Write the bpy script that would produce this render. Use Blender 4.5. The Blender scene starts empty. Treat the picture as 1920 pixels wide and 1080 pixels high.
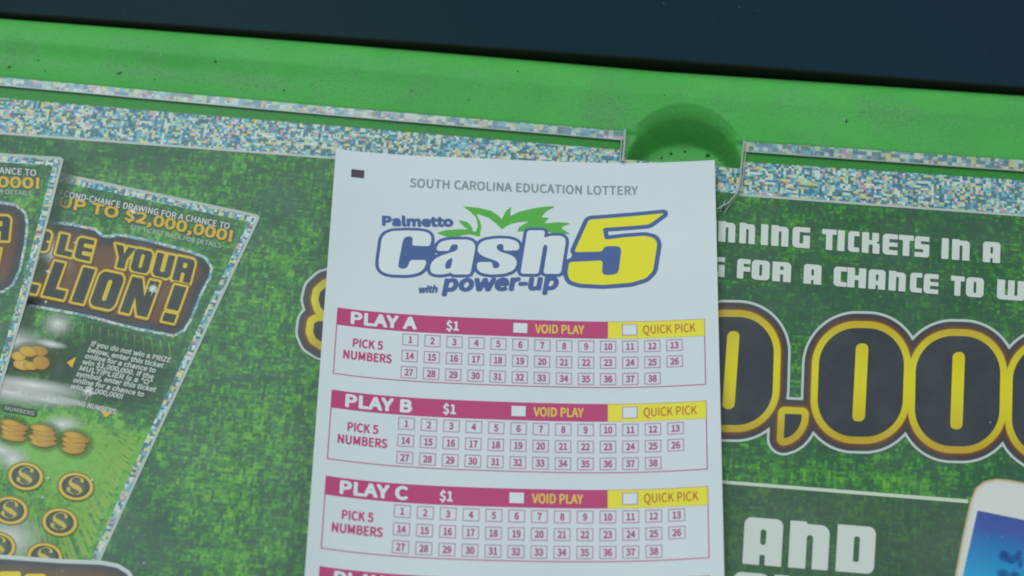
import bpy, math, random
import numpy as np

random.seed(7)
rng = np.random.default_rng(7)
scene = bpy.context.scene
COL = scene.collection

# ------------------------------------------------------------------ camera, light, exposure
FPX = 4000.0                       # focal length in pixels of a 1920 px wide frame
PITCH = math.radians(61)
DIST = FPX / 8306.0                # metres along the axis to the sheet
FW = np.array([0, math.cos(PITCH), -math.sin(PITCH)])
UP = np.array([0, math.sin(PITCH), math.cos(PITCH)])
RT = np.array([1.0, 0, 0])
CAM = -DIST * FW
cam = bpy.data.cameras.new('camera')
cam.sensor_width = 36.0
cam.lens = 36.0 * FPX / 1920.0
cam.clip_start, cam.clip_end = 0.02, 30
cam.dof.use_dof = True
cam.dof.focus_distance = DIST * 0.995
cam.dof.aperture_fstop = 13
cam_o = bpy.data.objects.new('camera', cam)
COL.objects.link(cam_o)
cam_o.location = CAM
cam_o.rotation_euler = (math.radians(90) - PITCH, 0, 0)
scene.camera = cam_o

world = bpy.data.worlds.new('World')
scene.world = world
world.use_nodes = True
bg = world.node_tree.nodes['Background']
bg.inputs[0].default_value = (0.72, 0.86, 0.90, 1)
bg.inputs[1].default_value = 0.37


def lamp(name, loc, size, power, color):
    l = bpy.data.lights.new(name, 'AREA')
    l.shape = 'RECTANGLE'
    l.size, l.size_y = size
    l.energy = power
    l.color = color
    o = bpy.data.objects.new(name, l)
    COL.objects.link(o)
    o.location = loc
    from mathutils import Vector
    o.rotation_euler = (-Vector(loc)).to_track_quat('-Z', 'Y').to_euler()
    return o


lamp('unseen_area_lamp', (-0.60, 0.80, 1.75), (1.3, 1.0), 20.0, (0.80, 0.95, 1.0))  # added overhead light, unseen; its reflection veils the display with soft gloss
lamp('unseen_area_lamp', (1.0, -0.2, 2.1), (1.4, 0.5), 7.5, (0.84, 0.96, 1.0))  # second unseen light, added for the rest of the soft brightness

scene.view_settings.view_transform = 'Standard'
scene.view_settings.look = 'None'
scene.view_settings.gamma = 1
scene.view_settings.use_curve_mapping = False
scene.view_settings.exposure = 0
scene.cycles.filter_width = 1.9
scene.cycles.use_denoising = True
scene.cycles.transparent_max_bounces = 12

# ------------------------------------------------------------------ projection helpers


def P(px, py, z=0.0):
    """A photo pixel (1920x1080) as a point of the level surface at height z."""
    px = np.asarray(px, float); py = np.asarray(py, float)
    d = FW * FPX + RT * (px[..., None] - 960) + UP * (540 - py[..., None])
    z = np.asarray(z, float)
    return CAM + d * ((z - CAM[2]) / d[..., 2])[..., None]


# the slip: a sheet SW x SH mm whose two long edges curl up off the display
SW, SH = 88.0, 107.0
TL, TR = P(630, 279.5, .0031), P(1340, 300.5, .0031)
BL, BR = P(575, 1080, .0057), P(1360, 1080, .0057)
# how its height over the sheet runs across (even part, and what each 100 mm towards the hand adds)
CURL = [0.688, -1.072, 0.38, 2.672, 3.009, -1.603, -0.899]
CURL_T = [0.304, -1.181, 2.149, -2.247, 1.345, 0.668, -0.591]


def slip_z(s, t):
    x = 2 * s / SW - 1
    return .001 * sum((a + b * t / 100) * x ** k for k, (a, b) in enumerate(zip(CURL, CURL_T)))


def S(s, t, dz=0.0):
    s = np.asarray(s, float); t = np.asarray(t, float)
    u, v = (s / SW)[..., None], (t / SH)[..., None]
    p = (TL * (1 - u) + TR * u) * (1 - v) + (BL * (1 - u) + BR * u) * v
    p = p.copy()
    p[..., 2] = slip_z(s, t) + dz
    return p


def slip_px(px, py):
    """(s, t) in mm of the slip point that shows at a photo pixel."""
    s, t = (px - 630) / 710 * SW, (py - 290) / 790 * SH
    for _ in range(30):
        q = S(s, t)
        w = P(px, py, q[2])
        e = (w - q)[:2]
        h = .5
        ds = (S(s + h, t) - q)[:2] / h; dt = (S(s, t + h) - q)[:2] / h
        m = np.array([ds, dt]).T
        st = np.linalg.solve(m, e)
        s += float(st[0]); t += float(st[1])
    return s, t


# ------------------------------------------------------------------ materials
ILL = np.array([0.64, 0.78, 0.83])


def lin(c):
    c = np.asarray(c, float) / 255
    return np.where(c <= .04045, c / 12.92, ((c + .055) / 1.055) ** 2.4)


def alb(r, g, b, haze=0.0):
    return tuple(np.clip((lin((r, g, b)) - haze) / ILL, .006, .92)) + (1,)


HZ = 0.012                          # what the glossy laminate adds over its inks


def ink(r, g, b):
    return alb(r, g, b, HZ)


def new_mat(name, color=(.5, .5, .5, 1), rough=.5, spec=.5, metal=0):
    m = bpy.data.materials.new(name)
    m.use_nodes = True
    b = m.node_tree.nodes['Principled BSDF']
    b.inputs['Base Color'].default_value = color
    b.inputs['Roughness'].default_value = rough
    b.inputs['Specular IOR Level'].default_value = spec
    b.inputs['Metallic'].default_value = metal
    return m


class N:
    """Small node-graph writer."""
    def __init__(self, m):
        self.nt = m.node_tree
        self.b = self.nt.nodes['Principled BSDF']

    def new(self, kind, **kw):
        n = self.nt.nodes.new(kind)
        for k, v in kw.items():
            setattr(n, k, v)
        return n

    def link(self, a, b):
        self.nt.links.new(a, b)

    def put(self, sock, v):
        if isinstance(v, (int, float)):
            sock.default_value = v
        elif isinstance(v, (tuple, list)):
            sock.default_value = v
        else:
            self.link(v, sock)

    def math(self, op, a, b=0.0, c=None):
        n = self.new('ShaderNodeMath', operation=op)
        self.put(n.inputs[0], a); self.put(n.inputs[1], b)
        if c is not None:
            self.put(n.inputs[2], c)
        return n.outputs[0]

    def attr(self, name):
        return self.new('ShaderNodeAttribute', attribute_name=name).outputs['Fac']

    def ramp(self, fac, stops, interp='LINEAR', lo=0., hi=1.):
        f = self.math('DIVIDE', self.math('SUBTRACT', fac, lo), hi - lo) if (lo, hi) != (0., 1.) else fac
        n = self.new('ShaderNodeValToRGB')
        r = n.color_ramp
        r.interpolation = interp
        st = [((p - lo) / (hi - lo), c) for p, c in stops]
        r.elements[0].position, r.elements[0].color = st[0]
        r.elements[1].position, r.elements[1].color = st[-1]
        for p, c in st[1:-1]:
            e = r.elements.new(p); e.color = c
        self.link(f, n.inputs[0])
        return n.outputs[0]

    def mix(self, f, a, b, mode='MIX'):
        n = self.new('ShaderNodeMix', data_type='RGBA', blend_type=mode)
        self.put(n.inputs['Factor'], f); self.put(n.inputs['A'], a); self.put(n.inputs['B'], b)
        return n.outputs['Result']

    def coords(self, rot=0.0):
        t = self.new('ShaderNodeTexCoord')
        m = self.new('ShaderNodeMapping')
        m.inputs['Rotation'].default_value = (0, 0, rot)
        self.link(t.outputs['Object'], m.inputs[0])
        s = self.new('ShaderNodeSeparateXYZ')
        self.link(m.outputs[0], s.inputs[0])
        return m.outputs[0], s.outputs[0], s.outputs[1]

    def cell(self, x, y, cx, cy, seed):
        """White noise, constant in cells cx by cy metres."""
        c = self.new('ShaderNodeCombineXYZ')
        self.link(self.math('FLOOR', self.math('DIVIDE', x, cx)), c.inputs[0])
        self.link(self.math('FLOOR', self.math('DIVIDE', y, cy)), c.inputs[1])
        c.inputs[2].default_value = seed
        w = self.new('ShaderNodeTexWhiteNoise', noise_dimensions='3D')
        self.link(c.outputs[0], w.inputs[0])
        return w.outputs['Value']

    def noise(self, v, scale, detail=2., rough=.5):
        n = self.new('ShaderNodeTexNoise')
        n.inputs['Scale'].default_value = scale
        n.inputs['Detail'].default_value = detail
        n.inputs['Roughness'].default_value = rough
        if v is not None:
            self.link(v, n.inputs['Vector'])
        return n.outputs['Fac']


_a, _b = P(0, 250), P(1920, 405)
MROT = math.atan2(_b[1] - _a[1], _b[0] - _a[0])     # how the display lies under the camera
LAM_R, LAM_S = .34, .24


def grass_color(n, rot, lum=None, cell=.00066):
    v, x, y = n.coords(-rot)
    a = n.cell(x, y, cell, cell * 2.6, 1.3)
    b = n.cell(x, y, cell * 3.1, cell, 2.7)
    c = n.cell(x, y, cell, cell, 5.1)
    fine = n.noise(v, 1500, 2, .6)
    d = n.cell(x, y, cell * 2, cell * 4.2, 8.1)
    lo = n.noise(v, 260, 3, .6)
    lo2 = n.noise(v, 45, 2, .5)
    f = n.math('MULTIPLY', a, .22)
    f = n.math('ADD', f, n.math('MULTIPLY', b, .19))
    f = n.math('ADD', f, n.math('MULTIPLY', c, .15))
    f = n.math('ADD', f, n.math('MULTIPLY', d, .08))
    f = n.math('ADD', f, n.math('MULTIPLY', fine, .34))
    f = n.math('SUBTRACT', f, .155)
    f = n.math('ADD', f, n.math('MULTIPLY', lo, .46))
    f = n.math('ADD', f, n.math('MULTIPLY', lo2, .46))
    if lum is not None:
        f = n.math('ADD', f, lum)
    return n.ramp(f, [(.50, ink(58, 88, 72)), (.74, ink(58, 100, 70)), (.86, ink(66, 122, 68)),
                      (.98, ink(80, 144, 66)), (1.12, ink(104, 162, 70)), (1.36, ink(108, 168, 80))], 'LINEAR', .4, 1.4)


def mosaic_color(n, rot, cell=.0006, wash=0.0):
    v, x, y = n.coords(-rot)
    a = n.cell(x, y, cell, cell, 3.3)
    h = n.cell(x, y, cell * 3, cell, 9.3)
    w = n.cell(x, y, cell, cell * 3, 4.9)
    sel = n.cell(x, y, cell * 2, cell * 2, 6.1)
    big = n.noise(v, 330, 1)
    r = n.math('ADD', n.math('MULTIPLY', n.math('GREATER_THAN', sel, .72), n.math('SUBTRACT', h, a)), a)
    r = n.math('ADD', n.math('MULTIPLY', n.math('LESS_THAN', sel, .25), n.math('SUBTRACT', w, r)), r)
    r = n.math('ADD', n.math('MULTIPLY', r, .86), n.math('MULTIPLY', n.math('SUBTRACT', big, .42), .42))
    st = [(0.0, ink(70, 110, 116)), (.14, ink(64, 112, 152)), (.23, ink(64, 106, 98)), (.30, ink(90, 158, 178)),
          (.43, ink(124, 180, 178)), (.50, ink(192, 188, 100)), (.57, ink(80, 126, 158)), (.64, ink(178, 200, 192)),
          (.77, ink(152, 188, 144)), (.82, ink(186, 124, 126)), (.85, ink(166, 140, 170)), (.88, ink(190, 204, 200))]
    c = n.ramp(r, st, 'CONSTANT')
    o_ = n.cell(n.math('ADD', x, cell * .4), n.math('ADD', y, cell * .3), cell * 1.5, cell, 12.7)
    c = n.mix(.12, c, n.ramp(o_, st, 'CONSTANT'))
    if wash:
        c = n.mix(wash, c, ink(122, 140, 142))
    return c


def dust(n, v, amount=.10):
    """Greyish handling film, stronger in scuffed patches."""
    return n.math('MULTIPLY', n.ramp(n.noise(v, 60, 5, .65), [(.45, (0, 0, 0, 1)), (.75, (1, 1, 1, 1))]), amount)


def mat_print(name, fn, rough=LAM_R, spec=LAM_S):
    m = new_mat(name, rough=rough, spec=spec)
    n = N(m)
    c = fn(n)
    v = n.coords()[0]
    c = n.mix(dust(n, v, .07), c, ink(150, 165, 165))
    lint = n.ramp(n.noise(v, 640, 1, .5), [(.775, (0, 0, 0, 1)), (.82, (1, 1, 1, 1))])
    c = n.mix(n.math('MULTIPLY', lint, .45), c, ink(170, 185, 185))
    n.link(c, n.b.inputs['Base Color'])
    n.link(n.math('ADD', n.math('MULTIPLY', n.noise(v, 90, 4), .22), rough - .1), n.b.inputs['Roughness'])
    return m


def mat_flat(name, color, rough=LAM_R, spec=LAM_S):
    """One printed ink, with the faint mottling of halftone printing."""
    m = new_mat(name, color, rough, spec)
    n = N(m)
    v = n.coords()[0]
    c = n.mix(n.math('MULTIPLY', n.noise(v, 900, 3), .16), color, tuple(x * .72 for x in color[:3]) + (1,))
    n.link(c, n.b.inputs['Base Color'])
    return m


def mat_ramp(name, stops, lo, hi, ends=None, interp='LINEAR'):
    def fn(n):
        d = n.attr('d')
        c = n.ramp(d, stops, interp, lo, hi)
        if ends:
            c2 = n.ramp(d, ends, interp, lo, hi)
            v = n.math('POWER', n.math('ABSOLUTE', n.math('MULTIPLY_ADD', n.attr('v'), 2., -1.)), 1.7)
            c = n.mix(n.math('MINIMUM', v, 1.), c, c2)
        return c
    return mat_print(name, fn)


# ------------------------------------------------------------------ signed distance shapes -> meshes


def sd_poly(X, Y, contours):
    d2 = np.full(X.shape, 1e18); odd = np.zeros(X.shape, bool)
    for c in contours:
        c = np.asarray(c, float)
        for (x0, y0), (x1, y1) in zip(c, np.roll(c, -1, 0)):
            ex, ey = x1 - x0, y1 - y0
            L = ex * ex + ey * ey
            if L == 0:
                continue
            k = np.clip(((X - x0) * ex + (Y - y0) * ey) / L, 0, 1)
            np.minimum(d2, (X - x0 - k * ex) ** 2 + (Y - y0 - k * ey) ** 2, out=d2)
            if y0 != y1:
                odd ^= ((y0 > Y) != (y1 > Y)) & (X < x0 + (Y - y0) * ex / ey)
    d = np.sqrt(d2)
    return np.where(odd, -d, d)


def sd_rbox(X, Y, x0, y0, x1, y1, r=0.0):
    cx, cy, hx, hy = (x0 + x1) / 2, (y0 + y1) / 2, (x1 - x0) / 2, (y1 - y0) / 2
    if isinstance(r, (int, float)):
        rr = r
    else:                              # tl, tr, br, bl
        tl, tr, br, bl = r
        rr = np.where(X < cx, np.where(Y > cy, tl, bl), np.where(Y > cy, tr, br))
    qx, qy = np.abs(X - cx) - hx + rr, np.abs(Y - cy) - hy + rr
    return np.minimum(np.maximum(qx, qy), 0) + np.hypot(np.maximum(qx, 0), np.maximum(qy, 0)) - rr


class Ink:
    """Gathers flat shapes, mapped onto a surface by FN(x, y, extra) -> points."""
    def __init__(self, fn):
        self.fn = fn
        self.v, self.f, self.d, self.g = [], [], [], []
        self.n = 0

    def add(self, xy, faces, d=None, g=None):
        xy = np.asarray(xy, float)
        # neighbours that overlap must not share a plane
        self.v.append(self.fn(xy[:, 0], xy[:, 1]) + np.array([0, 0, (len(self.v) % 7) * 2.2e-6]))
        self.d.append(np.zeros(len(xy)) if d is None else np.asarray(d, float))
        self.g.append(np.zeros(len(xy)) if g is None else np.asarray(g, float))
        self.f += [[i + self.n for i in f] for f in faces]
        self.n += len(xy)

    def field(self, fn, box, step, thr=0.0, gfn=None, low=None):
        """The region fn < thr inside box, as a mesh that keeps fn as attribute d. LOW drops what lies below."""
        x0, y0, x1, y1 = box
        nx, ny = max(2, int(math.ceil((x1 - x0) / step)) + 1), max(2, int(math.ceil((y1 - y0) / step)) + 1)
        xs, ys = np.linspace(x0, x1, nx), np.linspace(y0, y1, ny)
        X, Y = np.meshgrid(xs, ys)
        D = fn(X, Y)
        h = D - thr
        if low is not None:
            h = np.maximum(h, low - D)
        inn = h < 0
        pts = np.stack([X.ravel(), Y.ravel()], 1)
        dv = D.ravel(); hv = h.ravel()
        c = inn[:-1, :-1].astype(int) + inn[1:, :-1] + inn[:-1, 1:] + inn[1:, 1:]
        idx = np.arange(nx * ny).reshape(ny, nx)
        A, B, C_, E_ = idx[:-1, :-1], idx[:-1, 1:], idx[1:, 1:], idx[1:, :-1]
        full = c == 4
        faces = np.stack([A[full], B[full], C_[full], E_[full]], 1).tolist()
        extra, ed, cache = [], [], {}

        def cut(i, j):
            k = (i, j) if i < j else (j, i)
            if k not in cache:
                i, j = k
                t = hv[i] / (hv[i] - hv[j])
                t = min(max(t, 0.0), 1.0)
                extra.append(pts[i] + (pts[j] - pts[i]) * t)
                ed.append(dv[i] + (dv[j] - dv[i]) * t)
                cache[k] = nx * ny + len(extra) - 1
            return cache[k]
        part = (c > 0) & (c < 4)
        for q in zip(A[part], B[part], C_[part], E_[part]):
            for tri in ((q[0], q[1], q[2]), (q[0], q[2], q[3])):
                out = []
                for k in range(3):
                    i, j = int(tri[k]), int(tri[(k + 1) % 3])
                    if hv[i] < 0:
                        out.append(i)
                    if (hv[i] < 0) != (hv[j] < 0):
                        out.append(cut(i, j))
                if len(out) >= 3:
                    faces.append(out)
        if not faces:
            return
        allp = np.vstack([pts, np.array(extra)]) if extra else pts
        alld = np.concatenate([dv, np.array(ed)]) if extra else dv
        used = np.unique(np.concatenate([np.asarray(f) for f in faces]))
        re = np.full(len(allp), -1); re[used] = np.arange(len(used))
        p = allp[used]
        self.add(p, [[int(re[i]) for i in f] for f in faces], alld[used], gfn(p[:, 0], p[:, 1]) if gfn else None)

    def rect(self, x0, y0, x1, y1, step):
        nx, ny = max(1, int(math.ceil(abs(x1 - x0) / step))), max(1, int(math.ceil(abs(y1 - y0) / step)))
        X, Y = np.meshgrid(np.linspace(x0, x1, nx + 1), np.linspace(y0, y1, ny + 1))
        i = np.arange((nx + 1) * (ny + 1)).reshape(ny + 1, nx + 1)
        f = np.stack([i[:-1, :-1].ravel(), i[:-1, 1:].ravel(), i[1:, 1:].ravel(), i[1:, :-1].ravel()], 1).tolist()
        self.add(np.stack([X.ravel(), Y.ravel()], 1), f)

    def poly(self, contours, step, thr=0.0, pad=0.0, **kw):
        a = np.vstack([np.asarray(c, float) for c in contours])
        p = pad + max(thr, 0) + 2 * step
        self.field(lambda X, Y: sd_poly(X, Y, contours), (a[:, 0].min() - p, a[:, 1].min() - p, a[:, 0].max() + p, a[:, 1].max() + p), step, thr, **kw)

    def build(self, name, mat, parent=None):
        v = np.vstack(self.v)
        me = bpy.data.meshes.new(name)
        me.from_pydata(v.tolist(), [], self.f)
        for nm, a in (('d', self.d), ('v', self.g)):
            at = me.attributes.new(nm, 'FLOAT', 'POINT')
            at.data.foreach_set('value', np.concatenate(a).astype(np.float32))
        me.update()
        # faces look up
        nz = np.zeros(len(me.polygons) * 3, np.float32)
        me.polygons.foreach_get('normal', nz)
        if nz.reshape(-1, 3)[:, 2].mean() < 0:
            me.flip_normals()
        me.materials.append(mat)
        o = bpy.data.objects.new(name, me)
        COL.objects.link(o)
        if parent is not None:
            o.parent = parent
        return o


def mesh_obj(name, v, f, mat, parent=None, smooth=False):
    me = bpy.data.meshes.new(name)
    me.from_pydata([tuple(map(float, p)) for p in v], [], f)
    if smooth:
        me.polygons.foreach_set('use_smooth', [True] * len(me.polygons))
    me.materials.append(mat)
    me.update()
    o = bpy.data.objects.new(name, me)
    COL.objects.link(o)
    if parent is not None:
        o.parent = parent
    return o


def tag(o, label, cat, group=None):
    o['label'] = label; o['category'] = cat
    if group:
        o['group'] = group
    return o


def empty(name, loc=(0, 0, 0)):
    o = bpy.data.objects.new(name, None)
    o.empty_display_size = .01
    o.location = loc
    COL.objects.link(o)
    return o


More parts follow.
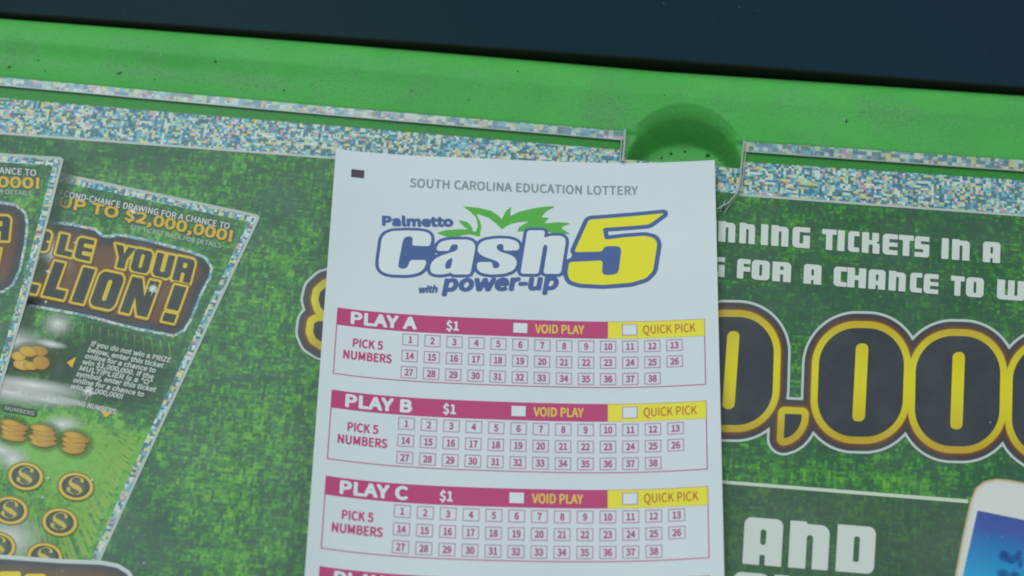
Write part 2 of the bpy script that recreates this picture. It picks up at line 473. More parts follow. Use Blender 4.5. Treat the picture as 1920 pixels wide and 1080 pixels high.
# ------------------------------------------------------------------ lettering
FONT_DATA = """A 106 1,0 17,0 29,39 76,39 89,0 106,0 62,128 44,128 ; 33,52 40,72 53,115 66,72 72,52
B 115 18,0 58,0 84,4 101,17 107,38 104,53 95,63 81,68 81,69 91,75 98,85 100,97 94,115 79,125 56,128 18,128 ; 34,74 34,116 54,116 70,114 80,107 84,95 81,84 71,76 53,74 ; 34,13 34,61 56,61 75,59 87,51 91,38 87,24 75,16 56,13
C 112 66,-2 81,0 94,6 105,16 96,26 88,19 78,14 67,12 45,18 32,37 27,65 32,92 46,110 67,116 77,115 86,111 93,104 102,115 93,123 81,128 67,131 49,128 33,119 21,105 13,87 10,64 13,41 21,23 33,9 48,1
D 120 18,0 50,0 71,3 88,11 100,24 108,42 110,65 108,87 100,105 88,118 71,126 50,128 18,128 ; 34,13 34,115 48,115 73,109 89,92 93,65 89,37 73,19 48,13
E 103 18,0 93,0 93,14 34,14 34,61 82,61 82,74 34,74 34,115 92,115 92,128 18,128
F 97 18,0 34,0 34,58 83,58 83,71 34,71 34,115 92,115 92,128 18,128
G 121 68,-2 84,0 98,5 108,13 108,67 65,67 65,53 93,53 93,19 87,15 79,13 70,12 46,18 32,37 27,65 32,92 47,110 70,116 81,115 90,110 97,104 106,115 97,122 85,128 69,131 50,128 34,119 21,105 13,87 10,64 13,41 21,23 33,9 49,1
H 127 18,0 34,0 34,61 94,61 94,0 110,0 110,128 94,128 94,75 34,75 34,128 18,128
I 51 18,0 34,0 34,128 18,128
J 94 41,-2 62,3 73,17 77,38 77,128 61,128 61,39 58,23 51,15 40,12 31,13 24,18 18,26 6,18 15,7 27,0
K 113 18,0 34,0 34,41 56,67 94,0 112,0 66,80 106,128 88,128 34,64 34,128 18,128
L 95 18,0 90,0 90,14 34,14 34,128 18,128
M 142 18,0 32,0 32,71 30,109 31,109 41,80 65,13 76,13 100,80 111,109 112,109 109,71 109,0 124,0 124,128 105,128 81,60 72,33 71,33 62,60 37,128 18,128
N 127 18,0 33,0 33,67 31,107 32,107 46,81 92,0 109,0 109,128 93,128 93,62 96,21 95,21 81,47 34,128 18,128
O 130 65,-2 83,1 98,9 110,23 117,42 120,65 117,87 110,106 98,119 83,128 65,131 47,128 32,119 20,106 13,87 10,65 13,42 20,23 32,9 47,1 ; 65,12 45,18 32,37 27,65 32,92 45,110 65,116 85,110 98,92 103,65 98,37 85,18
P 111 18,0 34,0 34,51 55,51 80,55 96,68 102,91 96,113 79,125 54,128 18,128 ; 34,64 34,115 52,115 71,113 82,105 86,91 83,76 72,67 53,64
Q 130 65,11 45,18 32,36 27,65 32,92 45,110 65,116 85,110 98,92 103,65 98,36 85,18 ; 104,-32 112,-32 118,-31 123,-29 119,-17 106,-19 93,-17 82,-11 74,-2 90,4 102,13 112,27 118,44 120,65 117,87 110,106 98,119 83,128 65,131 47,128 32,119 20,106 13,87 10,65 12,44 19,26 28,12 41,3 57,-2 67,-17 83,-28
R 111 34,67 34,115 55,115 72,113 83,106 86,92 83,78 72,70 55,67 ; 88,0 106,0 74,56 89,63 99,75 103,92 97,114 81,125 58,128 18,128 18,0 34,0 34,54 57,54
S 104 53,-2 76,3 91,16 97,34 93,50 84,61 70,68 52,76 42,81 34,88 31,98 34,108 42,114 55,116 66,115 76,111 84,105 92,115 82,123 69,129 55,131 34,126 20,114 14,97 18,81 28,70 40,64 59,56 70,50 77,43 80,33 77,22 68,15 53,12 40,14 28,19 18,28 8,17 21,7 36,0
T 105 44,0 61,0 61,115 99,115 99,128 5,128 5,115 44,115
U 126 63,-2 87,3 103,20 109,53 109,128 94,128 94,53 90,28 79,16 63,12 48,16 37,28 33,53 33,128 17,128 17,53 23,20 40,3
V 101 41,0 60,0 101,128 84,128 64,59 51,16 50,16 38,59 17,128 0,128
W 154 32,0 51,0 70,77 77,107 84,77 103,0 123,0 149,128 134,128 120,58 113,17 112,17 103,58 85,128 70,128 52,58 43,17 42,17 35,58 21,128 5,128
X 100 3,0 20,0 39,35 49,55 50,55 61,35 80,0 98,0 60,65 95,128 78,128 61,96 52,77 51,77 41,96 23,128 5,128 40,66
Y 93 38,0 54,0 54,50 93,128 76,128 60,92 47,64 46,64 34,92 17,128 0,128 38,50
Z 106 9,0 97,0 97,14 29,14 96,119 96,128 15,128 15,115 77,115 9,10
a 99 38,-2 49,0 60,4 70,11 71,0 85,0 85,58 81,79 71,93 52,98 37,96 24,91 14,85 20,74 29,79 38,83 49,84 61,81 67,72 69,60 36,54 16,42 10,25 14,10 24,1 ; 43,11 34,12 28,17 26,26 30,37 43,44 69,50 69,23 60,16 51,12
b 108 58,-2 78,4 93,21 99,49 95,75 82,91 61,98 51,96 41,91 32,84 32,101 32,139 16,139 16,0 29,0 30,10 31,10 40,3 49,-1 ; 55,11 48,12 40,15 32,21 32,71 41,78 49,83 57,84 72,80 80,67 83,49 79,29 69,16
c 89 54,-2 65,-1 75,3 84,10 77,20 71,16 63,12 55,11 40,16 29,28 26,47 29,67 40,79 55,84 62,83 69,80 74,76 82,86 75,92 66,96 55,98 32,92 16,75 9,47 15,21 31,4
d 109 48,-2 59,0 69,4 77,11 78,11 79,0 92,0 92,139 76,139 76,103 77,86 69,92 60,96 50,98 30,91 15,74 9,47 14,20 28,4 ; 52,11 38,16 29,28 26,48 29,67 39,79 53,84 61,83 69,80 76,74 76,24 68,17 60,13
e 97 55,-2 67,-1 77,2 86,7 80,18 73,14 65,11 56,11 40,15 29,26 25,44 89,44 90,53 85,77 72,92 52,98 31,91 15,74 9,47 15,21 32,4 ; 25,55 30,71 39,81 52,85 65,81 73,71 76,55
f 57 6,82 19,82 19,0 35,0 35,82 55,82 55,95 35,95 35,110 36,120 41,127 48,129 59,126 62,139 58,140 52,141 46,142 31,138 22,127 19,110 19,95 6,94
g 99 48,-44 74,-39 90,-27 96,-11 93,2 82,9 63,12 44,12 34,13 29,17 28,22 29,27 31,30 34,33 38,32 43,31 48,30 66,34 78,46 83,63 82,71 79,78 75,83 95,83 95,95 61,95 48,98 30,93 17,82 12,64 14,53 19,44 25,38 25,37 20,33 16,27 14,20 15,13 19,8 23,4 23,3 15,-3 11,-10 9,-18 14,-32 28,-41 ; 48,41 38,44 31,52 28,64 31,76 38,83 48,86 58,83 66,76 68,64 65,52 58,44 ; 50,-33 36,-31 26,-25 23,-16 24,-11 27,-5 33,0 45,-1 61,-1 72,-3 78,-6 81,-13 77,-23 66,-30
h 106 16,0 32,0 32,69 41,77 49,82 58,84 68,81 74,73 76,58 76,0 92,0 92,60 89,81 79,93 63,98 51,95 41,90 32,82 32,101 32,139 16,139
i 48 16,0 32,0 32,95 16,95 ; 24,115 30,116 33,120 35,125 33,131 30,134 24,136 19,134 15,131 14,125 15,120 19,116
k 97 16,0 32,0 32,25 50,46 78,0 95,0 59,57 91,95 73,95 33,45 32,45 32,139 16,139
l 50 33,-2 42,-1 40,11 37,11 34,12 33,14 32,18 32,139 16,139 16,19 18,7 23,0
m 162 16,0 32,0 32,69 41,77 49,82 56,84 66,81 72,73 74,58 74,0 90,0 90,69 98,77 106,82 114,84 124,81 129,73 131,58 131,0 147,0 147,60 144,81 135,93 119,98 107,95 97,89 87,79 82,89 73,95 61,98 50,95 40,89 31,81 29,95 16,95
n 107 16,0 32,0 32,69 41,77 49,82 58,84 68,81 74,73 76,58 76,0 92,0 92,60 89,81 79,93 63,98 51,95 41,89 31,81 29,95 16,95
o 106 53,-2 75,4 91,21 97,47 91,75 75,92 53,98 31,92 15,75 9,47 15,21 31,4 ; 53,11 39,16 29,28 26,47 29,67 39,79 53,84 68,79 77,67 81,47 77,28 68,16
p 109 16,-40 32,-40 32,-8 32,9 40,3 49,-1 58,-2 78,4 93,21 99,49 95,75 82,91 61,98 51,96 40,91 31,84 29,95 16,95 ; 55,11 48,12 41,15 32,21 32,71 41,78 49,83 57,84 72,80 80,67 83,49 79,29 69,16
r 68 16,0 32,0 32,61 39,74 48,81 56,83 65,82 68,95 58,98 48,95 39,88 31,78 29,95 16,95
s 82 41,-2 60,2 71,12 75,26 71,40 60,49 47,55 37,59 29,64 26,71 28,78 34,83 44,85 52,84 59,81 65,77 73,87 65,92 55,96 44,98 26,94 15,84 11,71 15,57 25,49 39,43 49,39 57,33 60,25 58,18 52,12 41,10 31,12 22,16 13,22 6,11 16,4 28,-1
t 66 46,-2 64,1 60,13 50,11 41,13 36,19 35,29 35,82 61,82 61,95 35,95 35,122 22,122 20,95 5,94 5,82 19,82 19,29 21,13 30,2
u 106 44,-2 56,0 66,6 75,15 76,15 77,0 90,0 90,95 74,95 74,28 66,19 58,13 49,12 38,14 33,22 31,37 31,95 15,95 15,35 18,14 27,2
v 91 37,0 55,0 89,95 73,95 55,41 46,13 37,41 19,95 2,95
w 140 31,0 50,0 63,51 70,79 71,79 77,51 91,0 110,0 136,95 120,95 107,40 101,14 100,14 93,40 78,95 63,95 48,40 42,14 41,14 35,40 21,95 5,95
x 87 3,0 19,0 32,22 42,39 43,39 53,22 67,0 85,0 53,48 82,95 65,95 54,74 45,58 44,58 35,74 22,95 5,95 34,50
y 91 18,-41 34,-37 45,-25 53,-8 89,95 73,95 56,42 48,15 38,42 19,95 2,95 40,0 38,-7 33,-18 26,-25 17,-28 10,-26 6,-39
z 83 6,0 78,0 78,13 26,13 77,86 77,95 12,95 12,82 56,82 6,9
0 97 49,-2 62,0 73,8 82,22 87,40 89,65 87,89 82,107 73,120 62,128 49,131 35,128 24,120 16,107 11,89 9,65 11,40 16,22 24,8 35,0 ; 49,11 36,16 27,34 24,65 27,95 36,112 49,118 61,112 70,95 73,65 70,34 61,16
1 97 15,0 86,0 86,13 60,13 60,128 48,128 40,125 32,122 21,119 21,109 44,109 44,13 15,13
2 97 8,0 88,0 88,14 53,14 32,13 49,29 63,46 73,62 80,77 82,93 78,113 65,126 45,131 30,128 18,122 7,112 16,103 24,110 33,116 43,118 56,114 64,105 67,92 64,79 57,64 46,47 29,29 8,9
3 97 46,-2 67,2 82,15 87,34 84,50 74,61 60,67 60,68 72,74 80,85 83,99 78,116 65,127 46,131 32,129 20,123 10,115 18,105 26,112 35,116 45,118 57,115 64,108 67,97 63,85 52,76 31,73 31,61 55,57 67,48 71,35 68,22 59,14 45,11 32,13 22,18 13,26 5,15 15,7 28,0
4 97 60,0 75,0 75,35 92,35 92,48 75,48 75,128 57,128 4,46 4,35 60,35 ; 60,48 20,48 49,92 60,111 60,88
5 97 46,-2 66,3 82,18 88,42 83,65 69,78 49,83 42,82 36,80 30,78 33,115 82,115 82,128 19,128 15,68 24,63 31,67 37,70 45,71 59,67 68,57 72,41 68,25 58,15 44,11 31,13 21,18 13,25 5,15 15,6 28,0
6 97 53,-2 71,3 84,18 90,39 85,62 73,75 54,80 44,78 34,73 25,64 30,96 42,113 58,117 66,116 73,113 78,108 87,117 79,124 69,129 57,131 43,128 30,121 19,107 12,88 10,61 12,38 18,21 27,8 39,0 ; 25,51 34,61 43,66 51,68 64,64 72,54 74,39 71,24 64,14 53,10 39,15 30,29
7 97 35,0 51,0 53,28 57,52 63,75 74,96 89,119 89,128 9,128 9,115 71,115 58,94 48,73 41,51 37,27
8 97 49,-2 70,2 84,14 89,31 86,46 78,57 68,65 75,73 82,84 85,96 80,114 68,126 49,130 31,126 19,115 14,98 17,85 23,76 32,68 32,67 20,59 12,47 8,32 13,14 28,2 ; 58,70 43,76 33,85 29,98 31,109 39,116 49,118 61,115 68,107 71,96 69,86 65,78 ; 49,10 35,13 26,21 22,33 25,45 31,55 40,62 57,55 69,45 74,31 71,20 62,12
9 97 41,-2 55,0 68,8 78,22 85,42 88,70 82,104 67,124 44,131 26,125 13,111 8,89 12,67 24,53 43,49 54,51 64,56 73,64 67,33 56,16 41,11 32,12 25,16 19,21 10,11 18,4 28,-1 ; 72,78 64,68 55,62 46,61 33,64 25,74 23,89 26,104 33,115 45,118 59,114 68,100
$ 97 44,-22 55,-22 55,-2 71,4 82,16 85,32 80,52 66,64 50,73 36,81 31,95 33,105 40,111 50,114 60,112 67,109 74,103 83,112 75,119 66,124 55,127 55,146 44,146 44,127 29,121 19,110 15,94 21,76 34,65 51,56 64,46 70,31 67,20 60,14 48,11 37,13 27,17 18,24 10,13 20,6 31,1 44,-2
! 57 23,39 34,39 36,113 36,131 20,131 20,113 ; 28,-2 34,-1 38,3 40,10 38,16 34,21 28,22 22,21 18,16 17,10 18,3 22,-1
, 49 13,-33 27,-25 36,-12 39,3 37,13 32,20 25,22 19,21 15,17 13,11 15,5 19,1 25,0 27,0 25,-10 19,-18 9,-24
. 49 24,-2 30,-1 34,3 36,10 34,16 30,21 24,22 18,21 14,16 13,10 14,3 18,-1
- 61 8,43 53,43 53,55 8,55"""
GL = {}
for ln in FONT_DATA.split('\n'):
    ch, w, rest = ln.split(' ', 2)
    GL[ch] = (int(w) / 128.0, [np.array([[int(q) for q in p.split(',')] for p in c.split()], float) / 128.0 for c in rest.split(' ; ')])
GL[' '] = (.36, [])
GL['"'] = (.5, [np.array([(.1, .7), (.2, .7), (.2, 1.05), (.1, 1.05)]), np.array([(.3, .7), (.4, .7), (.4, 1.05), (.3, 1.05)])])


def text_width(s, track=0.0):
    return sum(GL[c][0] + track for c in s)


def letter(inkset, s, p0, p1, cap, bold=0.0, shear=0.0, track=0.0, res=11, thr=None, side=1, up=None, gfn=None):
    """A line of humanist lettering from p0 to p1 along its baseline, CAP high; y of the target runs down (side=1)."""
    p0, p1 = np.array(p0, float), np.array(p1, float)
    ex = (p1 - p0) / (text_width(s, track) - track * .5)
    n = np.linalg.norm(ex)
    ey = np.array([ex[1], -ex[0]]) / n * cap if up is None else np.array(up, float)
    ey = ey + ex / n * cap * shear
    pen = 0.0
    for ch in s:
        w, cs = GL[ch]
        if cs:
            q = [p0 + (c[:, :1] + pen) * ex + c[:, 1:] * ey for c in cs]
            inkset.poly(q, cap / res, thr=bold * cap, gfn=gfn)
        pen += w + track


# a squared display face, drawn from boxes: cap height 10
def _G(adds, subs=()):
    return adds, subs


BLK = {
    'A': (8.6, [(0, 0, 8.6, 10, (1.6, 1.6, 0, 0))], [(3.7, 4.3, 4.95, 7.6, .55), (3.7, -2, 4.9, 2.2, .3)]),
    'N': (8.8, [(0, 0, 3.7, 10, 0), (.5, 0, 8.8, 9.5, (0, 1.9, 0, 0))], [(3.8, -2, 5.2, 7.2, .6)]),
    'D': (8.6, [(0, 0, 8.6, 10, (0, 1.6, 1.6, 0))], [(3.8, 2.3, 5.1, 7.7, .4)]),
    'G': (7.6, [(0, 0, 7.6, 10, (1.8, 0, 0, 1.8))], [(3.1, 2.1, 4.7, 7.7, .4), (3.1, 6.1, 9, 7.6, .2)]),
    'T': (7.2, [(0, 7.5, 7.2, 10, 0), (2.0, 0, 5.2, 10, 0)], []),
    'I': (3.2, [(0, 0, 3.2, 10, 0)], []),
    'C': (5.8, [(0, 0, 5.8, 10, (1.8, 0, 0, 1.8))], [(3.1, 2.3, 8, 7.7, .4)]),
    'K': (8.2, [(0, 0, 3.2, 10, 0), (4.7, 5.6, 7.8, 10, (0, 0, .8, 0)), (5.0, 0, 8.2, 5.0, (0, .8, 0, 0)), (2.5, 4.2, 6.8, 6.3, 0)], []),
    'E': (7.2, [(0, 0, 7.2, 10, (1.8, 0, 0, 1.8))], [(3.1, 6.0, 9, 7.6, .2), (3.1, 2.3, 9, 4.0, .2)]),
    'S': (7.2, [(0, 0, 7.2, 10, (1.4, 0, 1.4, 0))], [(3.0, 6.3, 9, 7.7, .3), (-2, 2.3, 4.2, 3.8, .3)]),
    'F': (6.4, [(0, 0, 6.4, 10, (1.6, 0, 0, 0))], [(3.1, 6.1, 9, 7.6, .2), (3.1, -2, 9, 3.7, .2)]),
    'O': (8.5, [(0, 0, 8.5, 10, 2.0)], [(3.6, 2.1, 4.9, 7.9, .6)]),
    'R': (8.6, [(0, 0, 8.6, 10, (0, 2.0, 0, 0))], [(3.5, 5.9, 5.2, 7.8, .4), (3.6, -2, 5.0, 3.7, .3)]),
    'H': (8.4, [(0, 0, 3.3, 10, 0), (5.1, 0, 8.4, 10, 0), (0, 3.9, 8.4, 6.3, 0)], []),
    'W': (12.6, [(0, 0, 12.6, 10, (0, 0, 1.8, 1.8))], [(3.5, 2.3, 4.85, 12, .4), (7.8, 2.3, 9.15, 12, .4)]),
    'L': (6.6, [(0, 0, 3.3, 10, 0), (0, 0, 6.6, 2.6, 0)], []),
    'U': (8.4, [(0, 0, 8.4, 10, (0, 0, 2.2, 2.2))], [(3.3, 2.4, 5.1, 12, .6)]),
    'B': (8.2, [(0, 0, 8.2, 10, 1.8)], [(7.0, 4.5, 9.5, 5.5, .4), (3.3, 6.0, 5.0, 7.8, .3), (3.3, 2.2, 5.0, 4.0, .3)]),
    'Y': (8.6, [(2.6, 0, 6.0, 5, 0), 'P', [(0, 10), (3.4, 10), (4.3, 6.6), (5.2, 10), (8.6, 10), (6.0, 4.4), (2.6, 4.4)]], []),
    'M': (9.6, [(0, 0, 9.6, 10, 0)], [(3, -2, 3.6, 6, 0), (6, -2, 6.6, 6, 0)]),
    'V': (9.0, [(0, 0, 3.1, 10, 0), (5.7, 0, 8.8, 10, 0), 'P', [(0.2, 10), (3.3, 10), (8.6, 0), (5.5, 0)]], []),   # N with a diagonal
    '!': (3.2, [(0, 3.4, 3.2, 10, 0), (0, 0, 3.2, 2.4, 0)], []),
}


def sd_block(ch, U, V):
    w, adds, subs = BLK[ch]
    d = np.full(U.shape, 1e9)
    poly = False
    for a in adds:
        if a == 'P':
            poly = True
            continue
        d = np.minimum(d, sd_poly(U, V, [a]) if poly else sd_rbox(U, V, *a))
        poly = False
    for s in subs:
        d = np.maximum(d, -sd_rbox(U, V, *s))
    return d


def block_field(ch, bl, br, tl):
    """Distance, in target units, to a block letter whose bottom left, bottom right and top left are given."""
    bl, br, tl = (np.array(p, float) for p in (bl, br, tl))
    w = BLK[ch][0]
    ex, ey = (br - bl) / w, (tl - bl) / 10.0
    inv = np.linalg.inv(np.array([ex, ey]).T)
    k = math.sqrt(abs(ex[0] * ey[1] - ex[1] * ey[0]))

    def fn(X, Y):
        U = inv[0, 0] * (X - bl[0]) + inv[0, 1] * (Y - bl[1])
        V = inv[1, 0] * (X - bl[0]) + inv[1, 1] * (Y - bl[1])
        return sd_block(ch, U, V) * k
    c = np.array([bl, br, tl, br + tl - bl])
    return fn, (c[:, 0].min(), c[:, 1].min(), c[:, 0].max(), c[:, 1].max())


def union(fields):
    fns = [f for f, b in fields]
    bx = np.array([b for f, b in fields])
    return (lambda X, Y: np.minimum.reduce([f(X, Y) for f in fns])), (bx[:, 0].min(), bx[:, 1].min(), bx[:, 2].max(), bx[:, 3].max())


def grow(b, p):
    return (b[0] - p, b[1] - p, b[2] + p, b[3] + p)


def on_sheet(layer):
    z = .00004 * layer
    return lambda x, y: P(x, y, z)


def on_slip(layer):
    z = .000025 * layer
    return lambda s, t: S(s, t, z)


# ================================================================== the setting: counter under everything
m_black = new_mat('black_counter', (.006, .006, .006, 1), .8, .1)
o = mesh_obj('counter_surface', [(-.4, -.3, -.03), (.4, -.3, -.03), (.4, .4, -.03), (-.4, .4, -.03)], [(0, 1, 2, 3)], m_black)
o['kind'] = 'structure'

# ================================================================== dark glass panel behind the tray
m = new_mat('dark_glass', rough=.22, spec=.03)
n = N(m)
v, x, y = n.coords()
spk = n.ramp(n.noise(v, 900, 1), [(.79, (0, 0, 0, 1)), (.84, (1, 1, 1, 1))])
base = n.ramp(n.math('ADD', n.math('MULTIPLY', x, 4.), n.math('MULTIPLY', y, 3.)), [(-.25, alb(18, 42, 45, .004)), (.45, alb(28, 48, 58, .004)), (.85, alb(33, 46, 66, .004))], 'LINEAR', -.5, 1.)
c = n.mix(n.math('MULTIPLY', spk, .35), base, alb(110, 125, 125))
n.link(c, n.b.inputs['Base Color'])
m_glass = m
m_rim = new_mat('glass_edge', (.010, .0095, .008, 1), .6, .2)
gl = np.array([(-400, -10), (0, 21.5), (640, 68), (1240, 110), (1920, 162), (2400, 199)], float)
gv, gf = [], []
zt = .003
fr = P(gl[:, 0], gl[:, 1], zt)
away = np.array([-math.sin(MROT), math.cos(MROT), 0])
for p in fr:
    gv += [p, p + away * .12]
k = len(fr)
for i in range(k - 1):
    gf.append((2 * i, 2 * i + 2, 2 * i + 3, 2 * i + 1))
glass = tag(mesh_obj('glass_panel', gv, gf, m_glass), 'dark teal glass panel with a black edge behind the green tray', 'glass panel')
ev, ef = [], []
prof = [(0, 0), (-.0004, -.0003), (-.0005, -.0012), (-.0005, -.02)]
for p in fr:
    for a, z in prof:
        ev.append(p + away * a + np.array([0, 0, z]))
q = len(prof)
for i in range(k - 1):
    for j in range(q - 1):
        ef.append((i * q + j, i * q + j + 1, (i + 1) * q + j + 1, (i + 1) * q + j))
mesh_obj('edge_strip', ev, ef, m_rim, glass)

# ================================================================== green tray
m = new_mat('green_plastic', rough=.55, spec=.28)
n = N(m)
v, x, y = n.coords()
g0, g1, g2 = alb(76, 168, 82, .012), alb(70, 158, 76, .012), alb(92, 146, 104, .012)
c = n.mix(n.ramp(n.noise(v, 55, 4, .6), [(.35, (0, 0, 0, 1)), (.7, (1, 1, 1, 1))]), g0, g1)
grime = n.ramp(n.math('ADD', n.noise(v, 70, 6, .7), n.attr('d')), [(.50, (0, 0, 0, 1)), (.85, (1, 1, 1, 1))])
c = n.mix(n.math('MULTIPLY', grime, .5), c, g2)
sp = n.ramp(n.noise(v, 2900, 2, .6), [(.555, (0, 0, 0, 1)), (.66, (1, 1, 1, 1))])
c = n.mix(n.math('MULTIPLY', sp, n.math('MULTIPLY_ADD', grime, .75, .30)), c, alb(58, 96, 64))
sp2 = n.ramp(n.noise(v, 2600, 1, .5), [(.69, (0, 0, 0, 1)), (.78, (1, 1, 1, 1))])
c = n.mix(n.math('MULTIPLY', sp2, .35), c, alb(140, 190, 140))
n.link(c, n.b.inputs['Base Color'])
bp = n.new('ShaderNodeBump')
bp.inputs['Strength'].default_value = .25; bp.inputs['Distance'].default_value = .0004
n.link(n.noise(v, 1300, 3), bp.inputs['Height'])
n.link(bp.outputs[0], n.b.inputs['Normal'])
m_green = m

back = np.array([(-400, 1), (0, 31), (640, 80), (1240, 133), (1920, 177), (2400, 212)], float)
front = np.array([(-400, 110), (0, 141), (600, 195), (1172, 243), (1395, 262), (1920, 297), (2400, 331)], float)
RC = P(1284, 292, .002)[:2]
R_LIP, R_FLOOR, DEPTH, LEAN = .0149, .0121, .0080, .0038


def recess(x, y):
    """A round scoop whose floor sits nearer the front than its lip; soft lip, small fillet at the floor."""
    out = np.zeros(np.shape(x))
    for k in np.linspace(0, 1, 60):
        inside = np.hypot(x - RC[0], y - RC[1] + LEAN * k) < R_LIP + (R_FLOOR - R_LIP) * k
        d = 1.0 * k * k if k < .5 else (.25 + (k - .5) * 1.72 if k < .9 else .938 + .062 * math.sin((k - .9) / .1 * 1.57))
        out = np.where(inside, DEPTH * d, out)
    return out


cols = np.unique(np.concatenate([np.arange(-300, 1140, 10.), np.arange(1140, 1430, 2.5), np.arange(1430, 2230, 10.)]))
ws = np.concatenate([np.linspace(0, .12, 8), np.linspace(.135, 1, 44)])
zp = np.interp(ws, [0, .02, .05, .10, .2, .38, .58, .75, .9, 1], [-.006, .0010, .0026, .0034, .0038, .0036, .0026, .0018, .0011, .0006])
yb, yf = np.interp(cols, back[:, 0], back[:, 1]), np.interp(cols, front[:, 0], front[:, 1])
rows = []
ker = np.array([1, 2, 3, 2, 1.]) / 9
zs = zp.copy(); zs[2:-2] = np.convolve(zp, ker, 'valid')
for w, z in zip(ws, zs):
    # the rail's hollow is deeper at its left end
    zz = z - .0003 * np.exp(-((w - .62) / .16) ** 2) * np.clip((950 - cols) / 700, 0, 1)
    rows.append(P(cols, yb + (yf - yb) * w, zz))
for dy, z in ((2.0, .0004), (4., .0001), (5.5, -.0003)):
    rows.append(P(cols, yf + dy, .0006) * [1, 1, 0] + [0, 0, z])
rim = rows[-1]
for k in np.linspace(.0006, .040, 52):
    rows.append(rim - away * k)
G = np.array(rows)
dep = recess(G[..., 0], G[..., 1])
top = np.maximum(G[..., 2], np.where(dep > 0, .0010, -1))      # the scoop cuts from the rail's level
G[..., 2] = np.where(dep > .0002, np.minimum(G[..., 2], top - dep), G[..., 2])
nr, nc = G.shape[:2]
i = np.arange(nr * nc).reshape(nr, nc)
f = np.stack([i[:-1, :-1].ravel(), i[1:, :-1].ravel(), i[1:, 1:].ravel(), i[:-1, 1:].ravel()], 1).tolist()
GW = np.zeros((nr, nc))
for j, w in enumerate(ws):
    for cx_, cw_, a_, wc, wd_ in ((300, 420, .20, .74, .13), (60, 160, .08, .35, .2), (1600, 260, .16, .35, .3), (900, 260, .06, .5, .3), (1170, 90, .14, .75, .3)):
        GW[j] += a_ * np.exp(-((cols - cx_) / cw_) ** 2 - ((w - wc) / wd_) ** 2)
GW[len(ws) + 3:] += .16
tray = tag(mesh_obj('tray', G.reshape(-1, 3), f, m_green, None, True), 'bright green plastic tray rail with a round finger scoop', 'tray')
at_ = tray.data.attributes.new('d', 'FLOAT', 'POINT'); at_.data.foreach_set('value', GW.ravel().astype(np.float32))

# crumbs of dirt lying on the rail
m_dirt = new_mat('dirt', (.07, .105, .075, 1), .9, .1)


def rail_point(px, py):
    """The rail's surface where it shows at a photo pixel."""
    b_, f_ = np.interp(px, back[:, 0], back[:, 1]), np.interp(px, front[:, 0], front[:, 1])
    w = (py - b_) / (f_ - b_)
    z = np.interp(w, ws, zs) - .0003 * math.exp(-((w - .62) / .16) ** 2) * min(max((950 - px) / 700, 0), 1)
    return P(px, py, z)


for px, py, sx, sy, ang in ((18, 125, 1.0, .5, .5), (72, 113, .35, .5, 0), (225, 137, 1.2, .55, .3), (404, 115, .5, .45, .6), (533, 169, .45, .4, 1),
                            (878, 188, .3, .35, .4), (971, 134, .3, .35, 0), (1229, 129, .5, .3, .2), (1587, 226, .45, .7, .2), (290, 149, .35, .4, .2),
                            (85, 133, .35, .3, 0), (771, 171, .3, .3, 0), (1246, 178, .3, .3, 0), (1355, 124, .35, .3, 0)):
    p = rail_point(px, py)
    vv, ff = [], []
    for a in range(2):
        for t in range(7):
            an = t / 7 * 6.283
            r = (1 if a == 0 else .55) * (1 + .35 * random.uniform(-1, 1))
            X, Y = math.cos(an) * sx * .0007 * r, math.sin(an) * sy * .0007 * r
            vv.append((X * math.cos(ang) - Y * math.sin(ang), X * math.sin(ang) + Y * math.cos(ang), -.0001 + a * .00028))
    ff = [(t, (t + 1) % 7, 7 + (t + 1) % 7, 7 + t) for t in range(7)] + [tuple(range(7, 14))]
    o = mesh_obj('crumb', vv, ff, m_dirt)
    o.location = p
    tag(o, 'tiny dark crumb of dirt on the green tray rail', 'crumb', 'dirt crumbs on the green tray rail')

for px, py, sx in ((1258, 288, .7), (1284, 284, .5), (1327, 291, 1.1), (1240, 296, .5), (1350, 300, .45)):
    p = P(px, py, -.0068)
    vv = []
    for a in range(2):
        for t in range(7):
            an = t / 7 * 6.283
            r = (1 if a == 0 else .55) * (1 + .35 * random.uniform(-1, 1))
            vv.append((math.cos(an) * sx * .0006 * r, math.sin(an) * sx * .0005 * r, -.0004 + a * .0007))
    o = mesh_obj('crumb', vv, [(t, (t + 1) % 7, 7 + (t + 1) % 7, 7 + t) for t in range(7)] + [tuple(range(7, 14))], m_dirt)
    o.location = p
    tag(o, 'dark crumb of dirt inside the round finger scoop above the slip', 'crumb', 'dirt crumbs in the finger scoop')

# ================================================================== display sheet
ytop = np.array([(-400, 150), (0, 183.5), (600, 233.5), (1171, 281.5), (1173, 299), (1386, 316), (1393, 303), (1920, 338), (2400, 370)], float)
ylow = np.array([(-400, 217), (0, 248), (640, 295.5), (1000, 329), (1385, 363.5), (1920, 402.5), (2400, 438)], float)


def sheet_lum(px, py):
    """How light the printed turf is: the print has light and dark fields."""
    L = np.zeros(np.shape(px))
    for cx, cy, rx, ry, a in ((420, 640, 170, 220, .05), (480, 330, 300, 40, .02), (560, 900, 260, 140, .06), (300, 1040, 90, 90, -.12), (500, 430, 80, 70, -.10),
                              (250, 290, 180, 26, -.16), (1620, 520, 420, 170, -.17), (1480, 470, 130, 60, .05), (1600, 880, 300, 45, .02), (1640, 800, 400, 60, -.10),
                              (1420, 400, 90, 26, .05), (1900, 880, 120, 60, -.12), (262, 900, 40, 90, -.12), (380, 700, 40, 120, -.06)):
        L = L + a * np.exp(-((px - cx) / rx) ** 2 - ((py - cy) / ry) ** 2)
    return L


